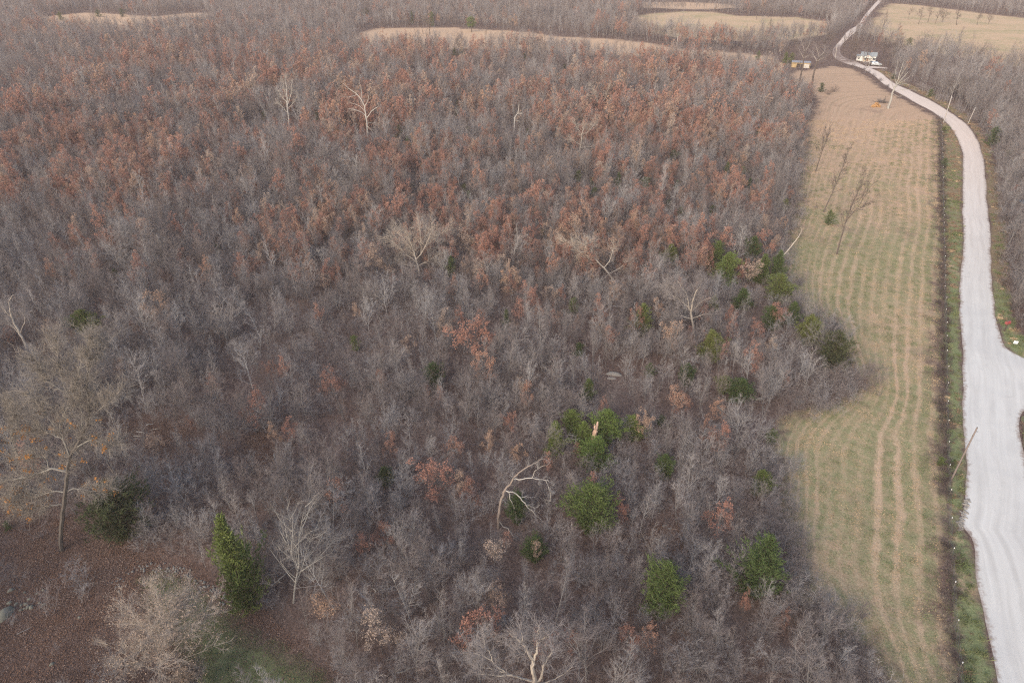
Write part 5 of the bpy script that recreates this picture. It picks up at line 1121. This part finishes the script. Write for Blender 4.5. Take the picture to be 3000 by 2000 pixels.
for k, (x, y, s_) in enumerate([(2455, 1166, .9), (2493, 1157, .8), (2380, 1172, 1.3), (2345, 1178, 1.0), (2410, 1135, 1.1), (2225, 1168, 1.4), (2240, 1150, .9), (2295, 1138, .6), (1800, 1096, 2.6), (1790, 1108, 1.5), (1948, 1540, .9), (1962, 1548, .8)]):
    o = bpy.data.objects.new('flat_stone', RP[k % 3]); link(o); o.location = ground(x, y); o.scale = (s_,) * 3; o.rotation_euler = (0, 0, rng.uniform(-.3, .3)); describe_later(o, 'flat pale limestone slab', 'stone', 'pale slabs by the wood edge')
for k in range(60):
    x, y = rng.choice([(2820, 1529), (2816, 1545), (2826, 1505), (2832, 1480)]); o = None
gr = empty('washed_stones', ground(2822, 1525))
for k in range(70):
    t = rng.random(); x = 2834 - 22 * t + rng.gauss(0, 4); y = 1462 + 90 * t; c = bpy.data.objects.new('stone', RP[k % 3]); link(c, gr); c.location = ground(x, y) - gr.location + Vector((0, 0, .0)); c.scale = (rng.uniform(.25, .6), rng.uniform(.4, .9), rng.uniform(.5, 1)); c.rotation_euler = (0, 0, rng.uniform(0, 6.28))
tag(gr, 'spill of pale stones washed off the gravel edge into the verge', 'stones')
def log(p0, p1, rad, mat, label):
    a, b = ground(*p0), ground(*p1); o = empty('fallen_branch', a); d = b - a; T = MB(); pts = [Vector((0, 0, .12)), d * .35 + rv(.06) + Vector((0, 0, .16)), d * .7 + rv(.06) + Vector((0, 0, .14)), d + Vector((0, 0, .1))]
    T.tube(pts, [rad, rad * .85, rad * .7, rad * .3], 6, tip=False); T.build('stem', mat, o); S_ = MB()
    for k in range(4):
        p, dd = interp(pts, rng.uniform(.3, .95)); S_.tube([p, p + (dd + rv(.5)) * d.length * .14], [rad * .4, 0], 4)
    S_.build('side_shoot', mat, o); describe_later(o, label, 'branch', 'fallen branches on the woodland floor')
for p0, p1, r_, mt, lab in [((803, 1333), (818, 1388), .09, W, 'bleached fallen branch'), ((786, 1424), (815, 1378), .07, MO, 'thin fallen branch'), ((430, 1248), (450, 1242), .08, W, 'bleached fallen branch'), ((400, 1266), (425, 1270), .07, W, 'bleached fallen branch'), ((392, 1279), (414, 1280), .06, MO, 'thin fallen branch'), ((440, 1262), (470, 1256), .05, MO, 'thin fallen branch'),
                            ((1918, 1580), (1952, 1588), .07, MO, 'thin fallen branch'), ((1930, 1620), (1972, 1630), .09, MO, 'thin fallen branch'), ((1935, 1628), (1960, 1640), .07, W, 'bleached fallen branch'), ((1130, 1935), (1225, 1915), .07, M['bark'], 'grey fallen pole'), ((1165, 1972), (1215, 1955), .07, W, 'bleached fallen branch'), ((1270, 1680), (1315, 1677), .06, W, 'bleached fallen branch'),
                            ((1100, 1738), (1092, 1722), .06, W, 'bleached fallen branch'), ((365, 1552), (445, 1556), .08, MO, 'pale leaning pole'), ((50, 1860), (100, 1835), .04, M['bark'], 'grey fallen pole')]: log(p0, p1, r_, mt, lab)

# ------------------------------------------------------------------ grass, weeds and fallen leaves
TUFT, TALL, LEAFC = Kind(), Kind(), Kind()
def blade_col(name, a, b):
    n = NT(name); return n.done(n.mix(n.rand(), a, b))
gm = [blade_col('green_blades', (.105, .135, .06), (.19, .21, .105)), blade_col('straw_blades', (.38, .275, .17), (.48, .37, .245)), blade_col('rust_blades', (.19, .13, .09), (.25, .18, .125))]
def tuft(n, rad, h, mat, name, kind):
    B = MB()
    for k in range(n):
        p = Vector((rng.gauss(0, rad), rng.gauss(0, rad), 0)); d = Vector((rng.gauss(0, .5), rng.gauss(0, .5), 1)).normalized(); s_ = perp(d) * rng.uniform(.012, .024); L = h * rng.uniform(.5, 1.3)
        B.add([p - s_, p + s_, p + d * L * .6 + s_ * .6, p + d * L + Vector((d.x, d.y, -.2)) * L * .35], [(0, 1, 2, 3)])
    kind.add(MB(), B, mat, mat, h, rad, name)
for k, mt in enumerate((gm[0], gm[0], gm[1], gm[1])): tuft(34, .34, .14, mt, 'short_tuft', TUFT)
for k, mt in enumerate((gm[0], gm[1], gm[2], gm[0])): tuft(46, .26, .55, mt, 'tall_tuft', TALL)
q = fill(FIELD, 60000, 1); q = q[q[:, 1] < 240]; u = field_extra(q)['swath']; onrow = np.abs((u + .5) % 1 - .5) < .17; near_ = np.clip((235 - q[:, 1]) / 120, 0, 1)
gr_ = (vnoise(q, 18, 33) * .7 + vnoise(q, 3, 34) * .3 + near_ * .24 > .58) & ~onrow; kq = gr_ | onrow | (nrng.uniform(0, 1, len(q)) < .5); q, gr_ = q[kq], gr_[kq]
scatter('hay_stubble', TUFT, np.column_stack([q, np.full(len(q), .03)]), nrng.uniform(.6, 1.3, len(q)), np.where(gr_, nrng.integers(0, 2, len(q)), nrng.integers(2, 4, len(q))), 'short green and straw stubble over the mown field', 'grass')
q = np.concatenate([fill(verge_left_all, 26000, 2), fill(VERGE_R, 20000, 3), fill(ISLAND, 1500, 4)]); d1, _ = near_line(q, RL); d2, _ = near_line(q, RR); q = q[(d1 > .35) & (d2 > .5)]
rn = vnoise(q, 7, 44); rn = rn + np.clip((q[:, 1] - 105) / 70, 0, 1) * .25; rr_ = nrng.uniform(0, 1, len(q)); rn = rn + np.where((q[:, 1] > 112) & (near_line(q, RR)[0] < 12) & (near_line(q, RL)[0] > 5), .45, 0); idx = np.where(rr_ < np.clip((rn - .45) * 1.6, .03, .7), 2, np.where(rr_ > .95, 1, nrng.choice([0, 3], len(q))))
scatter('verge_grass', TALL, q, nrng.uniform(.35, 1.0, len(q)) * (.5 + .8 * vnoise(q, 5, 45)), idx, 'rough green and rusty grass along both road verges', 'grass')
q = fill(GRASS, 5000, 5); scatter('clearing_grass_blades', TUFT, q, nrng.uniform(.4, .9, len(q)), nrng.integers(0, 2, len(q)), 'short green grass of the small clearing', 'grass')
lm = [blade_col('brown_fallen_leaves', (.10, .062, .048), (.20, .12, .085)), blade_col('pale_fallen_leaves', (.22, .16, .13), (.28, .21, .175))]
for mt in (lm[0], lm[0], lm[1]):
    B = MB()
    for k in range(46):
        p = Vector((rng.gauss(0, .7), rng.gauss(0, .7), rng.uniform(.01, .05))); a = Vector((rng.gauss(0, 1), rng.gauss(0, 1), rng.gauss(0, .3))).normalized(); b = a.cross(Vector((rng.gauss(0, .4), rng.gauss(0, .4), 1))).normalized(); s_ = rng.uniform(.03, .07)
        B.add([p - a * s_, p + b * s_ * .6, p + a * s_, p - b * s_ * .6], [(0, 1, 2, 3)])
    LEAFC.add(MB(), B, mt, mt, .1, 1, 'leaf_drift')
qc = fill(CLEARING, 9000, 6); qc = qc[~in_poly(qc, GRASS) | (nrng.uniform(0, 1, len(qc)) < .06)]
q = np.concatenate([qc] + [fill(gp_, 700, 7) for gp_ in GAPS[:3]]); scatter('fallen_leaves', LEAFC, q, nrng.uniform(.7, 1.3, len(q)), nrng.choice([0, 1, 2], len(q), p=[.42, .42, .16]), 'brown fallen leaves covering the clearing floor', 'leaves')

describe_all()

# ------------------------------------------------------------------ evening haze
hz = MB(); hz.box((0, 600, 31), (5200, 5200, 66)); hm = bpy.data.materials.new('haze_air'); hm.use_nodes = True; hn = hm.node_tree.nodes; hn.clear()
pv = hn.new('ShaderNodeVolumePrincipled'); pv.inputs['Density'].default_value = HAZE = 0.00028; pv.inputs['Color'].default_value = (1.0, .80, .73, 1); pv.inputs['Anisotropy'].default_value = 0.0
ho_ = hn.new('ShaderNodeOutputMaterial'); hm.node_tree.links.new(pv.outputs[0], ho_.inputs['Volume'])
hzo = hz.build('haze', hm); tag(hzo, 'thin evening haze over the whole valley', 'haze', None, 'stuff')
